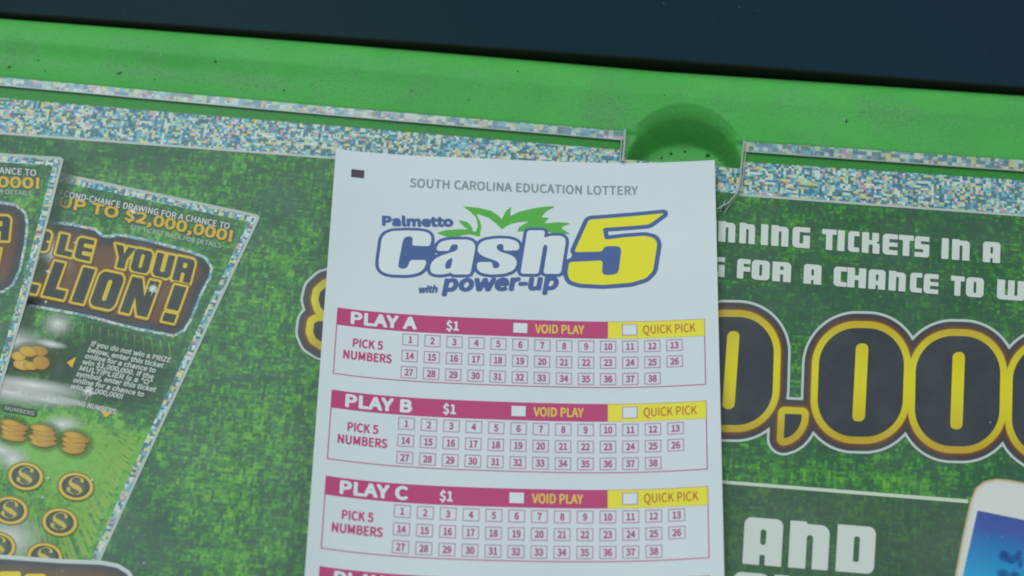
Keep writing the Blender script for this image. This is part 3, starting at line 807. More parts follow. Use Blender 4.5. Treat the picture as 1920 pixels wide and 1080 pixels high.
m_turf = mat_print('printed_turf', lambda n: grass_color(n, MROT, n.attr('d')))
xs = np.unique(np.concatenate([np.arange(-300, 2230, 12.), [1171, 1173, 1386, 1393]]))
wy = np.linspace(0, 1, 100)
X, W = np.meshgrid(xs, wy)
Yt = np.interp(X, ytop[:, 0], ytop[:, 1])
Y = Yt + (1650 - Yt) * W
sh = Ink(on_sheet(0))
i = np.arange(X.size).reshape(X.shape)
sh.add(np.stack([X.ravel(), Y.ravel()], 1), np.stack([i[:-1, :-1].ravel(), i[:-1, 1:].ravel(), i[1:, 1:].ravel(), i[1:, :-1].ravel()], 1).tolist(), sheet_lum(X, Y).ravel())
sheet = tag(sh.build('display_sheet', m_turf), 'glossy printed display sheet of green turf and gold prize lettering set in the tray', 'display sheet')

m_mos = mat_print('glitter_mosaic', lambda n: mosaic_color(n, MROT))
X, W = np.meshgrid(xs, np.linspace(0, 1, 5))
Y = np.interp(X, ytop[:, 0], ytop[:, 1]) * (1 - W) + np.interp(X, ylow[:, 0], ylow[:, 1]) * W
i = np.arange(X.size).reshape(X.shape)
q4 = lambda i: np.stack([i[:-1, :-1].ravel(), i[:-1, 1:].ravel(), i[1:, 1:].ravel(), i[1:, :-1].ravel()], 1).tolist()
b = Ink(on_sheet(1)); b.add(np.stack([X.ravel(), Y.ravel()], 1), q4(i))
b.build('mosaic_border', m_mos, sheet)
m_white = mat_flat('white_print', ink(176, 192, 190))
m_line = mat_flat('pale_print', ink(160, 178, 174))
b = Ink(on_sheet(2))
xl = np.concatenate([[-300.], np.arange(-200, 2240, 80.)])
for seg in ([q for q in xl if q <= 1300], [q for q in xl if q >= 1385] + []):
    seg = np.array(sorted(seg if seg[0] < 0 else [1386.] + seg))
    yy = np.interp(seg, ylow[:, 0], ylow[:, 1])
    pts = np.concatenate([np.stack([seg, yy - .5], 1), np.stack([seg, yy + 3.8], 1)])
    m_ = len(seg)
    b.add(pts, [(j, j + 1, m_ + j + 1, m_ + j) for j in range(m_ - 1)])
b.build('border_line', m_line, sheet)

# ---- the clear cover's polished rear edge, over the groove
m_edge = mat_print('edge_mosaic_reflection', lambda n: mosaic_color(n, MROT, .0011, .32), .25, .5)  # mosaic reflected in the clear edge, painted on as a washed, stretched print
m_clear = new_mat('clear_plastic_edge', alb(150, 166, 166, .02), .2, .5)


def band(name, lo, hi, z0, z1, mat, parent, x0, x1):
    """A slab between two photo lines, z0 to z1 thick."""
    xx = np.unique(np.concatenate([[x0, x1], np.arange(math.ceil(x0 / 40) * 40 + 1, x1, 40.)]))
    a = P(xx, np.interp(xx, hi[:, 0], hi[:, 1]), z1); c = P(xx, np.interp(xx, lo[:, 0], lo[:, 1]), z1)
    dz = np.array([0, 0, z1 - z0])
    vv = np.concatenate([a, c, a - dz, c - dz]); m_ = len(xx)
    ff = []
    for j in range(m_ - 1):
        ff += [(j, m_ + j, m_ + j + 1, j + 1), (m_ + j, 3 * m_ + j, 3 * m_ + j + 1, m_ + j + 1), (j, j + 1, 2 * m_ + j + 1, 2 * m_ + j)]
    ff += [(0, 2 * m_, 3 * m_, m_), (m_ - 1, 2 * m_ - 1, 4 * m_ - 1, 3 * m_ - 1)]
    return mesh_obj(name, vv, ff, mat, parent)


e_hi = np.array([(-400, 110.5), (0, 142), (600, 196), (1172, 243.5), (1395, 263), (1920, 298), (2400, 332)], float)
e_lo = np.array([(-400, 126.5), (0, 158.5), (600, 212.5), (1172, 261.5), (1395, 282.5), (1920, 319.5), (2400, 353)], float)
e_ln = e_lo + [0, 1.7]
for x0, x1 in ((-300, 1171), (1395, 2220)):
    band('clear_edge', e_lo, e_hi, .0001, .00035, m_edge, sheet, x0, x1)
    band('clear_edge_line', e_ln, e_lo, .00005, .0004, m_clear, sheet, x0, x1)


m_pane = bpy.data.materials.new('shade_tinted_pane'); m_pane.use_nodes = True
_n = N(m_pane)
_t = _n.new('ShaderNodeBsdfTransparent'); _t.inputs[0].default_value = (.70, .80, .70, 1)  # tint darkens the groove below, standing in for light lost under the cover
_g = _n.new('ShaderNodeBsdfGlossy'); _g.inputs['Roughness'].default_value = .2
_m = _n.new('ShaderNodeMixShader'); _m.inputs[0].default_value = .008
_n.link(_t.outputs[0], _m.inputs[1]); _n.link(_g.outputs[0], _m.inputs[2])
_n.link(_m.outputs[0], m_pane.node_tree.nodes['Material Output'].inputs[0])
for x0, x1 in ((-300, 1168), (1395, 2220)):
    xx = np.linspace(x0, x1, 30)
    a = P(xx, np.interp(xx, e_ln[:, 0], e_ln[:, 1]), .00015); c = P(xx, np.interp(xx, ytop[:, 0], ytop[:, 1]) + .3, .00015)
    mesh_obj('clear_overhang', np.concatenate([c, a]), [(j, j + 1, 31 + j, 30 + j) for j in range(29)], m_pane, sheet)


def tube(name, pts, r, mat, parent):
    pts = [np.array(p, float) for p in pts]
    vv, ff = [], []
    K = 6
    for j, p in enumerate(pts):
        t = pts[min(j + 1, len(pts) - 1)] - pts[max(j - 1, 0)]
        t /= np.linalg.norm(t)
        a = np.cross(t, [0, 0, 1.]); a /= np.linalg.norm(a); c = np.cross(a, t)
        for q in range(K):
            an = q / K * 6.283
            vv.append(p + r * (a * math.cos(an) + c * math.sin(an)))
    for j in range(len(pts) - 1):
        for q in range(K):
            ff.append((j * K + q, j * K + (q + 1) % K, (j + 1) * K + (q + 1) % K, (j + 1) * K + q))
    return mesh_obj(name, vv, ff, mat, parent, True)


def path(pp, z):
    return [P(x, y, z) for x, y in pp]


tube('notch_edge_or_refracted_streak', path([(1172, 243), (1171, 270), (1168, 303)], .0014), .00028, m_clear, sheet)
tube('notch_edge_or_refracted_streak', path([(1165.5, 262), (1163, 303)], .0010), .00016, m_clear, sheet)
tube('notch_edge_or_refracted_streak', path([(1395, 263), (1391, 300), (1388, 340), (1382, 362), (1366, 380), (1345, 392)], .0012), .00020, m_clear, sheet)
tube('notch_edge_or_refracted_streak', path([(1398.5, 283), (1395, 315), (1390, 362)], .0008), .00013, m_clear, sheet)
tube('notch_edge_or_refracted_streak', path([(1384, 366), (1368, 384), (1358, 399)], .0006), .00012, m_clear, sheet)  # this tube and the next stand in for streaks refracted in the cover
tube('notch_edge_or_refracted_streak', path([(1360, 376), (1352, 392), (1350, 398)], .0006), .00014, m_clear, sheet)

# ---- slogan lettering
m_slogan = mat_flat('slogan_print', ink(184, 200, 196))
b = Ink(on_sheet(3))
Z4 = lambda x, y: (1320 + x / 3.2, 380 + y / 3.2)
BASE1 = lambda x: 243 + (x - 215) * .0772
BASE2 = lambda x: 453 + (x - 197) * .0800


def block_line(inkset, items, base, height, lean=-.05, step=1.6):
    for ch, x0, x1 in items:
        bl, br = (x0, base(x0)), (x1, base(x1))
        tl = (x0 - lean * height, base(x0) - height)
        fn, bx = block_field(ch, Z4(*bl), Z4(*br), Z4(*tl))
        inkset.field(fn, grow(bx, 3), step)


block_line(b, [('I', 40, 74), ('N', 84, 186), ('N', 211, 304), ('I', 340, 383), ('N', 402, 505), ('G', 529, 634), ('T', 706, 793), ('I', 800, 842), ('C', 863, 930), ('K', 946, 1052),
               ('E', 1070, 1160), ('T', 1166, 1256), ('S', 1262, 1350), ('I', 1424, 1466), ('N', 1486, 1592), ('A', 1672, 1776)], BASE1, 124, -.03)
block_line(b, [('G', 22, 122), ('F', 196, 276), ('O', 284, 392), ('R', 408, 520), ('A', 596, 702), ('C', 776, 855), ('H', 858, 970), ('A', 985, 1086), ('N', 1106, 1208), ('C', 1234, 1306), ('E', 1316, 1404),
               ('T', 1478, 1560), ('O', 1570, 1676), ('W', 1756, 1925), ('I', 1940, 1985)], BASE2, 118, -.04)
b.build('slogan_lettering', m_slogan, sheet)
b = Ink(on_sheet(3))
Z4 = lambda x, y: (1320 + x / 3.2, 860 + y / 3.2)
B3 = lambda x: 630 + (x - 230) * .081
block_line(b, [('A', 230, 462), ('N', 504, 742), ('D', 788, 1018)], B3, 282, -.055, 2.0)
B4 = lambda x: 958 + (x - 160) * .081
block_line(b, [('O', 160, 384), ('U', 408, 640), ('R', 664, 890)], B4, 282, -.055, 2.0)
b.build('slogan_lettering', m_slogan, sheet)

# ---- prize figure: black digits with a gold outline, brown glow and white contour
m_prize = mat_ramp('prize_gold', [(-12, ink(60, 66, 72)), (-.6, ink(60, 66, 70)), (.6, ink(194, 194, 46)), (12.2, ink(194, 190, 46)), (13.8, ink(116, 86, 52)), (17.5, ink(88, 70, 62)), (22, ink(68, 69, 72)), (26.4, ink(66, 72, 76)), (27.4, ink(166, 186, 184)), (32, ink(166, 186, 184))], -12, 33,
                   [(-12, ink(60, 66, 72)), (-.6, ink(60, 66, 70)), (.6, ink(168, 152, 56)), (12.2, ink(172, 154, 54)), (13.8, ink(110, 82, 50)), (17.5, ink(86, 70, 62)), (22, ink(68, 69, 72)), (26.4, ink(66, 72, 76)), (27.4, ink(168, 188, 186)), (32, ink(168, 188, 186))])


def zero(x0, y0, x1, y1, r, lean, slot):
    sx0, sy0, sx1, sy1, sr, sl = slot

    def fn(X, Y):
        k = lean * (Y - (y0 + y1) / 2)
        # two nested corner radii give the digit its squared oval
        a = sd_rbox(X + k, Y - .02 * (X - (x0 + x1) / 2), x0, y0, x1, y1, r)
        b_ = sd_rbox(X + sl * (Y - (sy0 + sy1) / 2), Y, sx0, sy0, sx1, sy1, sr)
        return np.maximum(a, -b_)
    return fn, (x0 - 10, y0 - 6, x1 + 10, y1 + 6)


zs_ = [zero(1290, 594, 1450, 797, 68, .03, (1359, 621, 1382, 767, 10, .07)),
       zero(1534, 615, 1694, 819, 70, .035, (1601.5, 644, 1625, 790, 10, .05)),
       zero(1716, 630, 1875, 837, 70, .02, (1784, 660, 1807, 805, 10, .035)),
       zero(1898, 645, 2058, 855, 70, .02, (1966, 676, 1988, 822, 10, .035))]
comma = [[(1471.6, 775.6), (1503.8, 777), (1502.6, 789), (1499, 799), (1494, 807), (1487.5, 814), (1479, 819.5), (1469.4, 822.5)]]
zs_.append((lambda X, Y: sd_poly(X, Y, comma), (1468, 774, 1505, 824)))
fn, bx = union(zs_)
b = Ink(on_sheet(4))
b.field(fn, (1330, 555, 2100, 895), 2.2, 31.6, lambda x, y: np.clip((y - 582 - .078 * (x - 1450)) / 228, 0, 1))
b.build('prize_figure', m_prize, sheet)
dollar = [[(660, 536), (630, 533), (612, 537), (600, 548), (597, 562), (601, 576), (612, 589), (640, 597), (640, 603), (596, 602), (589, 606), (587, 622), (592, 634), (606, 643), (660, 652)]]
b = Ink(on_sheet(4))
b.field(lambda X, Y: np.where(sd_poly(X, Y, dollar) > 0, sd_poly(X, Y, dollar) * .93, sd_poly(X, Y, dollar)), (545, 490, 690, 700), 1.8, 31, lambda x, y: np.clip((y - 480) / 190, 0, 1))
b.build('dollar_sign', m_prize, sheet)

# ---- dividing line, darker field and picture of a phone
m_dark = mat_print('printed_dark_turf', lambda n: n.mix(.66, grass_color(n, MROT), ink(66, 88, 76)))
b = Ink(on_sheet(1))
b.add([(1200, 893), (1850, 945), (2230, 975), (2230, 1640), (1200, 1640)], [(0, 1, 2, 3, 4)])
b.build('dark_field', m_dark, sheet)
b = Ink(on_sheet(2))
b.add([(1250, 892.5), (1815, 936.5), (1815, 943.5), (1250, 898.5)], [(0, 1, 2, 3)])
b.build('dividing_line', mat_flat('line_print', ink(176, 200, 182)), sheet)
phone_pts = [(1782, 1230), (1790, 1080), (1803, 1010), (1819, 938), (1829, 914), (1845, 902), (1868, 897), (1890, 899), (1930, 906), (2060, 930), (2060, 1230)]
b = Ink(on_sheet(3))
b.poly([phone_pts], 3)
phone = b.build('phone_picture', mat_ramp('phone_body', [(-14, ink(188, 200, 198)), (-6, ink(186, 196, 190)), (-3, ink(176, 170, 140)), (0, ink(146, 138, 112))], -14, 1), sheet)
b = Ink(on_sheet(4))
b.poly([[(1833, 957), (1920, 975), (2040, 1000), (2040, 1230), (1775, 1230), (1806, 1076)]], 3, gfn=lambda x, y: np.clip((y - 955 - .2 * (x - 1833)) / 125, 0, 1))
b.build('phone_screen', mat_print('phone_screen', lambda n: n.ramp(n.attr('v'), [(0, ink(66, 86, 152)), (.26, ink(64, 88, 156)), (.36, ink(54, 104, 168)), (1, ink(44, 146, 192))])), phone)
# ---- the two ticket pictures
TROT2 = math.atan2(*(P(486, 404) - P(119, 325))[[1, 0]])
TROT1 = math.atan2(*(P(118, 295) - P(0, 287))[[1, 0]])


def ticket_mat(name, rot):
    def fn(n):
        d = n.attr('d')
        g = grass_color(n, rot, n.attr('v'), .0007)
        mo = mosaic_color(n, rot, .0006)
        c = n.mix(n.math('GREATER_THAN', d, -17.), g, mo)
        return n.mix(n.math('GREATER_THAN', d, -5.2), c, ink(154, 172, 166))
    return mat_print(name, fn)


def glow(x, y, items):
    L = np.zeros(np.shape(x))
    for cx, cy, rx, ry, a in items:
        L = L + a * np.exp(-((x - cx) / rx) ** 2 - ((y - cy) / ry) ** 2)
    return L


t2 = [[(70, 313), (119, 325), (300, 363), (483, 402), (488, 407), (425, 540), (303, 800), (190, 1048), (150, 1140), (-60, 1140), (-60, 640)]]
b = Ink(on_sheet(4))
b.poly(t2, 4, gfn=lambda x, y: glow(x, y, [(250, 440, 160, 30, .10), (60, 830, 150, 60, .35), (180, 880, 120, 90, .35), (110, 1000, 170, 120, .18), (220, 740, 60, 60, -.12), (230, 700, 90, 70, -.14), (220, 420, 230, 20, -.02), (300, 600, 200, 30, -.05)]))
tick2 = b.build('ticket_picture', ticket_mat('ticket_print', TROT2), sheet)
tick2['label'] = 'printed picture of a tilted scratch ticket partly behind another ticket'
t1 = [[(-60, 283), (0, 287), (114, 294.5), (119.5, 299), (94, 400), (55, 548), (2, 729), (-60, 950)]]
b = Ink(on_sheet(12))
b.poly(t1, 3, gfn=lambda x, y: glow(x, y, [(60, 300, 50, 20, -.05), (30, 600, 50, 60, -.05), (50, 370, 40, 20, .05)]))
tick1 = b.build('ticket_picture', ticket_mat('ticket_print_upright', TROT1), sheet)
tick1['label'] = 'printed picture of the ticket cut off by the sheet edge'

m_tw = mat_flat('ticket_white', ink(172, 186, 184))
m_tdim = mat_flat('ticket_dim_white', ink(146, 166, 158))
m_tg = mat_ramp('ticket_gold', [(-6, ink(186, 166, 60)), (.6, ink(182, 158, 56)), (1.6, ink(92, 92, 58)), (3.4, ink(62, 92, 68))], -6, 4)
mk2 = lambda layer: Ink(on_sheet(layer))


def shadowed(parent, name, s, p0, p1, cap, bold, shear, mat_, layer, thr_extra=0., **kw):
    b = mk2(layer)
    letter(b, s, p0, p1, cap, bold + thr_extra / cap, shear, **kw)
    return b.build(name, mat_, parent)


m_shadow = mat_flat('ticket_shadow', ink(62, 88, 70))
# dark ground behind the second ticket's small lines
b = mk2(5)
letter(b, 'ECOND-CHANCE DRAWING FOR A CHANCE TO', (110, 367), (430, 430), 11.5, .22)
letter(b, 'UP TO $2,000,000!', (107, 386), (437, 453), 19, .20, res=8)
b.build('headline_shadow', m_shadow, tick2)
shadowed(tick2, 'headline', 'ECOND-CHANCE DRAWING FOR A CHANCE TO', (110, 367), (430, 430), 11.5, .035, 0, m_tw, 6)
shadowed(tick2, 'headline', 'UP TO $2,000,000!', (107, 386), (437, 453), 19, .125, .0, m_tg, 6)
shadowed(tick2, 'small_print', 'SEE TICKET BACK FOR DETAILS', (243, 430), (414, 465), 8.5, .03, 0, m_tdim, 6)
b = mk2(13)
letter(b, 'HANCE TO', (-14, 324), (68, 330), 11.5, .30)
letter(b, '000!', (-6, 350), (77, 353), 18.5, .20, res=8)
b.build('headline_shadow', m_shadow, tick1)
shadowed(tick1, 'headline', 'HANCE TO', (-14, 324), (68, 330), 11.5, .035, 0, m_tw, 14)
shadowed(tick1, 'headline', '000!', (-6, 350), (77, 353), 18.5, .125, 0, m_tg, 14)
shadowed(tick1, 'small_print', 'OR DETAILS', (-12, 362), (60, 367), 8.5, .03, 0, m_tdim, 14)

# title plates
m_plate = mat_print('title_plate', lambda n: n.mix(n.math('GREATER_THAN', n.attr('d'), .5), n.ramp(n.attr('d'), [(-34, ink(98, 76, 56)), (-20, ink(92, 72, 57)), (-9, ink(62, 64, 64)), (0, ink(58, 68, 72))], 'LINEAR', -34, 1), n.mix(.25, mosaic_color(n, TROT2, .0005), ink(150, 184, 196))))
plate2 = [[(40, 416), (90, 420), (135, 424), (178, 433), (190, 445), (206, 447), (224, 443), (278, 454), (356, 475), (383, 486), (394, 503), (390, 520), (376, 545), (356, 596), (343, 617), (325, 626), (250, 612), (167, 590), (83, 574), (40, 567)]]
b = mk2(6)
b.poly(plate2, 3, thr=6, pad=2)
pl2 = b.build('title_plate', m_plate, tick2)
plate1 = [[(-60, 380), (0, 383), (28, 387), (44, 400), (48, 420), (44, 460), (34, 505), (22, 532), (4, 544), (-60, 546)]]
b = mk2(14)
b.poly(plate1, 3, thr=6, pad=2)
pl1 = b.build('title_plate', m_plate, tick1)
m_title = mat_ramp('title_print', [(-8, ink(56, 62, 64)), (-.9, ink(62, 66, 60)), (.2, ink(184, 172, 52)), (3.1, ink(184, 170, 50)), (4.1, ink(120, 86, 52)), (7, ink(96, 75, 56))], -8, 8)


def title(layer, parent, items, thr=6.5, step=1.5):
    fn, bx = union([block_field(c, a, b_, d) for c, a, b_, d in items])
    b = mk2(layer)
    b.field(fn, grow(bx, thr + 3), step, thr)
    return b.build('title_lettering', m_title, parent)


def run(items, x0y0, slope, h0, h1, xspan, lean):
    """Block letters along a sloped baseline: (char, x0, x1); height runs from h0 to h1."""
    out = []
    for ch, a, c in items:
        y = lambda x: x0y0[1] + (x - x0y0[0]) * slope
        h = h0 + (h1 - h0) * ((a + c) / 2 - xspan[0]) / (xspan[1] - xspan[0])
        out.append((ch, (a, y(a)), (c, y(c)), (a + lean * h, y(a) - h)))
    return out


title(8, tick2, run([('B', 52, 88), ('L', 104, 134), ('E', 138, 168), ('Y', 206, 245), ('O', 243, 277), ('U', 284, 318), ('R', 322, 356)], (103, 476), .222, 38, 45, (90, 350), .26))
title(9, tick2, run([('L', 24, 68), ('L', 79, 119), ('I', 133, 156), ('O', 166, 212), ('V', 224, 277), ('!', 303, 326)], (75, 553), .213, 64, 68, (70, 320), .36))
title(15, tick1, run([('R', -22, 16)], (0, 451), .03, 46, 46, (0, 20), .10))
title(16, tick1, run([('V', -60, -8)], (0, 519), .03, 52, 52, (0, 20), .20))

# ---- lower part of the tilted ticket: rays, coins, rules
def soft(name, rgb, strength):
    """Printed white bloom that thins out to nothing at its rim."""
    m = bpy.data.materials.new(name); m.use_nodes = True
    n = N(m)
    n.b.inputs['Base Color'].default_value = ink(*rgb)
    n.b.inputs['Roughness'].default_value = LAM_R
    n.b.inputs['Specular IOR Level'].default_value = LAM_S
    n.link(n.math('MULTIPLY', n.attr('d'), strength), n.b.inputs['Alpha'])
    return m


m_ray = soft('ray_print', (140, 184, 92), .75)
b = mk2(5)
cx, cy = 20, 700
for a in np.linspace(-14, 62, 46):
    r0, r1 = 175 + 40 * random.random(), 430
    an = math.radians(90 - a + random.uniform(-.6, .6)); w = math.radians(.30 + .45 * random.random())
    pts = []
    inside = lambda r: (cx + r * math.cos(an)) < 455 - (cy + r * math.sin(an) - 404) * .457
    while r1 > r0 and not inside(r1):
        r1 -= 6
    if r1 < r0 + 12:
        continue
    for r, q in ((r0, w * .4), (r1, w)):
        for s_ in (-1, 1):
            pts.append((cx + r * math.cos(an + s_ * q), cy + r * math.sin(an + s_ * q)))
    b.add([pts[0], pts[1], pts[3], pts[2]], [(0, 1, 2, 3)], [.25, .25, 1, 1])
for k in range(16):
    x = 75 + k * 16; y = 590 + (x - 80) * .22
    if x < 320:
        l = 26 + 30 * random.random()
        b.add([(x, y), (x + 2, y), (x - 8 + k * 1.1, y + l), (x - 9.5 + k * 1.1, y + l)], [(0, 1, 2, 3)], [1, 1, .1, .1])
b.build('light_rays', m_ray, tick2)


m_bloom, m_star, m_deep = soft('bloom_print', (190, 204, 202), 1.), soft('star_print', (206, 218, 218), 1.), soft('deep_print', (66, 90, 74), .8)


def bloom(b, cx, cy, rx, ry, ang=0., p=1.5):
    ca, sa = math.cos(ang), math.sin(ang)
    pts, d, ff = [], [], []
    R, K = 8, 28
    for j in range(R + 1):
        for k in range(K):
            r = j / R; t = k / K * 6.28318
            u, v_ = rx * r * math.cos(t), ry * r * math.sin(t)
            pts.append((cx + u * ca - v_ * sa, cy + u * sa + v_ * ca)); d.append((1 - r) ** p)
    for j in range(R):
        for k in range(K):
            ff.append((j * K + k, j * K + (k + 1) % K, (j + 1) * K + (k + 1) % K, (j + 1) * K + k))
    b.add(pts, ff, d)


def star(b, cx, cy, r, rot=.2, n=4):
    for k in range(n):
        a = rot + k * 6.28318 / n
        w = r * .13
        b.add([(cx, cy), (cx + w * math.cos(a + .8), cy + w * math.sin(a + .8)), (cx + r * math.cos(a), cy + r * math.sin(a)), (cx + w * math.cos(a - .8), cy + w * math.sin(a - .8))], [(0, 1, 2, 3)], [1, .8, .0, .8])


b = Ink(on_sheet(5))
for x, y, rx, ry in ((1886, 1045, 12, 8), (1882, 1038, 7, 6), (1907, 1046, 9, 7), (1911, 1037, 5, 5), (1913, 1058, 4, 6), (1896, 1053, 7, 4), (1881, 1077, 11, 9), (1903, 1079, 9, 7)):
    bloom(b, x, y, rx * 1.35, ry * 1.35, .2, .8)
b.build('screen_mark', soft('screen_ink', (46, 84, 150), .75), phone)

b = mk2(6)
bloom(b, 205, 690, 135, 85, .2, .8)
bloom(b, 110, 690, 40, 60, .2, 1.)
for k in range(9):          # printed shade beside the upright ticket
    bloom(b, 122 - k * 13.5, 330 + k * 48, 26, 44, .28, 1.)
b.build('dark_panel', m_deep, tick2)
b = mk2(7)
bloom(b, 20, 640, 95, 36, .12); bloom(b, 30, 735, 150, 28, .14, 1.1); bloom(b, 60, 722, 120, 16, .14, 1.)
bloom(b, 92, 748, 62, 9, .17, .6); bloom(b, 95, 645, 34, 8, .17, .8); bloom(b, 108, 608, 36, 28); bloom(b, 24, 862, 38, 30); bloom(b, 118, 795, 50, 22); bloom(b, 5, 845, 70, 22, .4); bloom(b, 100, 470, 60, 30, .9, 1.6)
bloom(b, 12, 1010, 90, 60, .0, 1.4)
b.build('bloom', m_bloom, tick2)
b = mk2(9)
for sx, sy, sr in ((250, 397, 13), (108, 608, 13), (166, 735, 24), (26, 862, 12), (90, 897, 6), (172, 900, 6), (80, 933, 6), (123, 793, 7), (90, 509, 9), (140, 455, 5), (86, 566, 6)):
    star(b, sx, sy, sr, .3); star(b, sx, sy, sr * .6, 1.05)
    bloom(b, sx, sy, sr * .55, sr * .5)
b.build('sparkle', m_star, tick2)
b = Ink(on_sheet(11))
star(b, 287, 543, 17, .3); star(b, 287, 543, 12, 1.0, 4); star(b, 287, 543, 15, .75, 3); bloom(b, 287, 541, 9, 8, 0, .7)
b.build('sparkle', m_star, tick2)

# rules, eight slanting lines
b = mk2(8)
rules = ['If you do not win a PRIZE', 'below, enter this ticket', 'online for a chance to', 'win $1,000,000. If the', 'MULTIPLIER is a "O"', 'symbol, enter this ticket', 'online for a chance to', 'win $2,000,000!']
st = [(169, 648), (163, 659.5), (158, 671), (153, 682), (147, 693.5), (142, 704.5), (136, 716), (131, 727.5)]
en = [(319, 680), (305, 690), (291, 699), (287, 711), (284, 722), (291, 735), (269, 744), (230, 748)]
for s, p, q in zip(rules, st, en):
    letter(b, s, p, q, 8.8, .075, .18)
letter(b, 'ur numbers to any one of the', (-20, 724), (118, 755), 7.8, .05, .15)
letter(b, 'WINNING NUMBERS,', (110, 752), (219, 777), 8.8, .085, .15)
b.build('rules_text', mat_flat('rules_print', ink(158, 174, 166)), tick2)
m_tri = mat_flat('triangle_print', ink(190, 164, 50))
b = mk2(8); b.add([(125, 679), (143, 669), (135, 690)], [(0, 1, 2)]); b.build('triangle', m_tri, tick2)
b = mk2(8); b.add([(187, 769), (211, 774), (198, 783)], [(0, 1, 2)]); b.build('triangle', m_tri, tick2)
b = mk2(8); b.field(lambda X, Y: sd_rbox(X, Y - (X - 35) * .19, 2, 762, 70, 776, 6.5), (-4, 745, 76, 792), 1.8); b.build('dark_tab', mat_flat('tab_print', ink(60, 78, 68)), tick2)
b = mk2(9); letter(b, 'NUMBERS', (8, 768), (64, 779), 7, .02); b.build('tab_lettering', m_tdim, tick2)

# heaps of gold and coin discs
m_heap = mat_print('gold_heap', lambda n: n.mix(n.ramp(n.attr('d'), [(-6, (0, 0, 0, 1)), (-2.2, (.15, .15, .15, 1)), (0, (1, 1, 1, 1))], 'LINEAR', -6, .5), n.ramp(n.attr('v'), [(0, ink(186, 162, 66)), (.5, ink(176, 150, 56)), (1, ink(146, 110, 52))]), ink(146, 112, 54)))
m_heaprim = soft('heap_shadow', (84, 84, 54), .8)


def heap(cx, cy, w, h, coins, layer=9):
    """A printed heap of gold coins seen on edge: flat ovals stacked on each other."""
    b = mk2(layer - 1); bloom(b, cx + 2, cy + 2, w * 1.45, h * 1.5, .15, .6)
    sdw = b
    b = mk2(layer)
    for q, (dx, dy, rx, ry) in enumerate(coins):
        b.fn = on_sheet(layer + .12 * q)
        ox, oy = cx + dx, cy + dy

        def fn(X, Y):
            u, v_ = (X - ox) * .985 + (Y - oy) * .17, -(X - ox) * .17 + (Y - oy) * .985
            return (np.hypot(u / rx, v_ / ry) - 1) * ry
        b.field(fn, (ox - rx - 3, oy - ry - 6, ox + rx + 3, oy + ry + 6), 1.8, 0, lambda x, y: np.clip((x - cx + w) / (2 * w), 0, 1))
    o = b.build('gold_heap', m_heap, tick2)
    sdw.build('heap_shadow', m_heaprim, tick2)


def stack(seed):
    r_ = random.Random(seed)
    return [(r_.uniform(-3, 3) + (4 if k % 2 else -3), 15 - k * 4.6 + (2.2 if k % 2 else 0), r_.uniform(18, 23), r_.uniform(6.0, 7.5)) for k in range(7)]


heap(57, 672, 34, 24, [(-14, 12, 19, 10), (-22, -4, 14, 9), (16, -14, 17, 9), (-4, -13, 18, 10), (20, 8, 16, 13), (0, 14, 14, 8)])
heap(24, 806, 26, 21, stack(2)); heap(81, 816, 26, 21, stack(3)); heap(139, 829, 27, 21, stack(4))
m_coin = mat_ramp('coin_print', [(-20, ink(86, 98, 84)), (-9, ink(62, 74, 70)), (-6.4, ink(60, 70, 64)), (-5.4, ink(176, 156, 62)), (-2.4, ink(196, 184, 78)), (-.4, ink(140, 112, 50)), (2, ink(76, 108, 62))], -20, 3)


def coin(cx, cy, rx=33, ry=26, ang=.12):
    ca, sa = math.cos(ang), math.sin(ang)

    def fn(X, Y):
        u, v_ = (X - cx) * ca + (Y - cy) * sa, -(X - cx) * sa + (Y - cy) * ca
        return (np.hypot(u / rx, v_ / ry) - 1) * (rx + ry) / 2
    b = mk2(9)
    b.field(fn, (cx - rx - 4, cy - ry - 6, cx + rx + 4, cy + ry + 6), 2.2, 1.8)
    o = b.build('coin_disc', m_coin, tick2)
    b = mk2(10)
    # a thick S, tipped over
    seg = np.array([(12, -10), (12.5, -12), (8, -16.5), (0, -18), (-8, -14), (-11, -8), (-9, -4), (-3, -1), (4, 3), (9, 7), (10, 9), (5, 14), (-3, 15), (-11, 11), (-14, 6.5), (-13.5, 5)], float) + [cx, cy]
    wd = np.array([3.2, 2.2, 1., .8, 1., 2.4, 3.6, 4.3, 4.3, 3.4, 2., .8, .7, .9, 3.2, 3.8])

    def sfn(X, Y):
        d = np.full(X.shape, 1e9)
        for (x0, y0), (x1, y1), w0, w1 in zip(seg[:-1], seg[1:], wd[:-1], wd[1:]):
            ex, ey = x1 - x0, y1 - y0
            k = np.clip(((X - x0) * ex + (Y - y0) * ey) / max(ex * ex + ey * ey, 1e-9), 0, 1)
            d = np.minimum(d, np.hypot(X - x0 - k * ex, Y - y0 - k * ey) - w0 - (w1 - w0) * k)
        return d
    b.field(sfn, (cx - 22, cy - 20, cx + 22, cy + 20), 1.5)
    b.build('coin_mark', mat_mark, tick2)


mat_mark = mat_flat('coin_mark_print', ink(176, 168, 74))
for cx_, cy_ in ((48, 893), (142, 912), (19, 957), (112, 979), (-4, 1024), (84, 1044), (-60, 935)):
    coin(cx_, cy_)

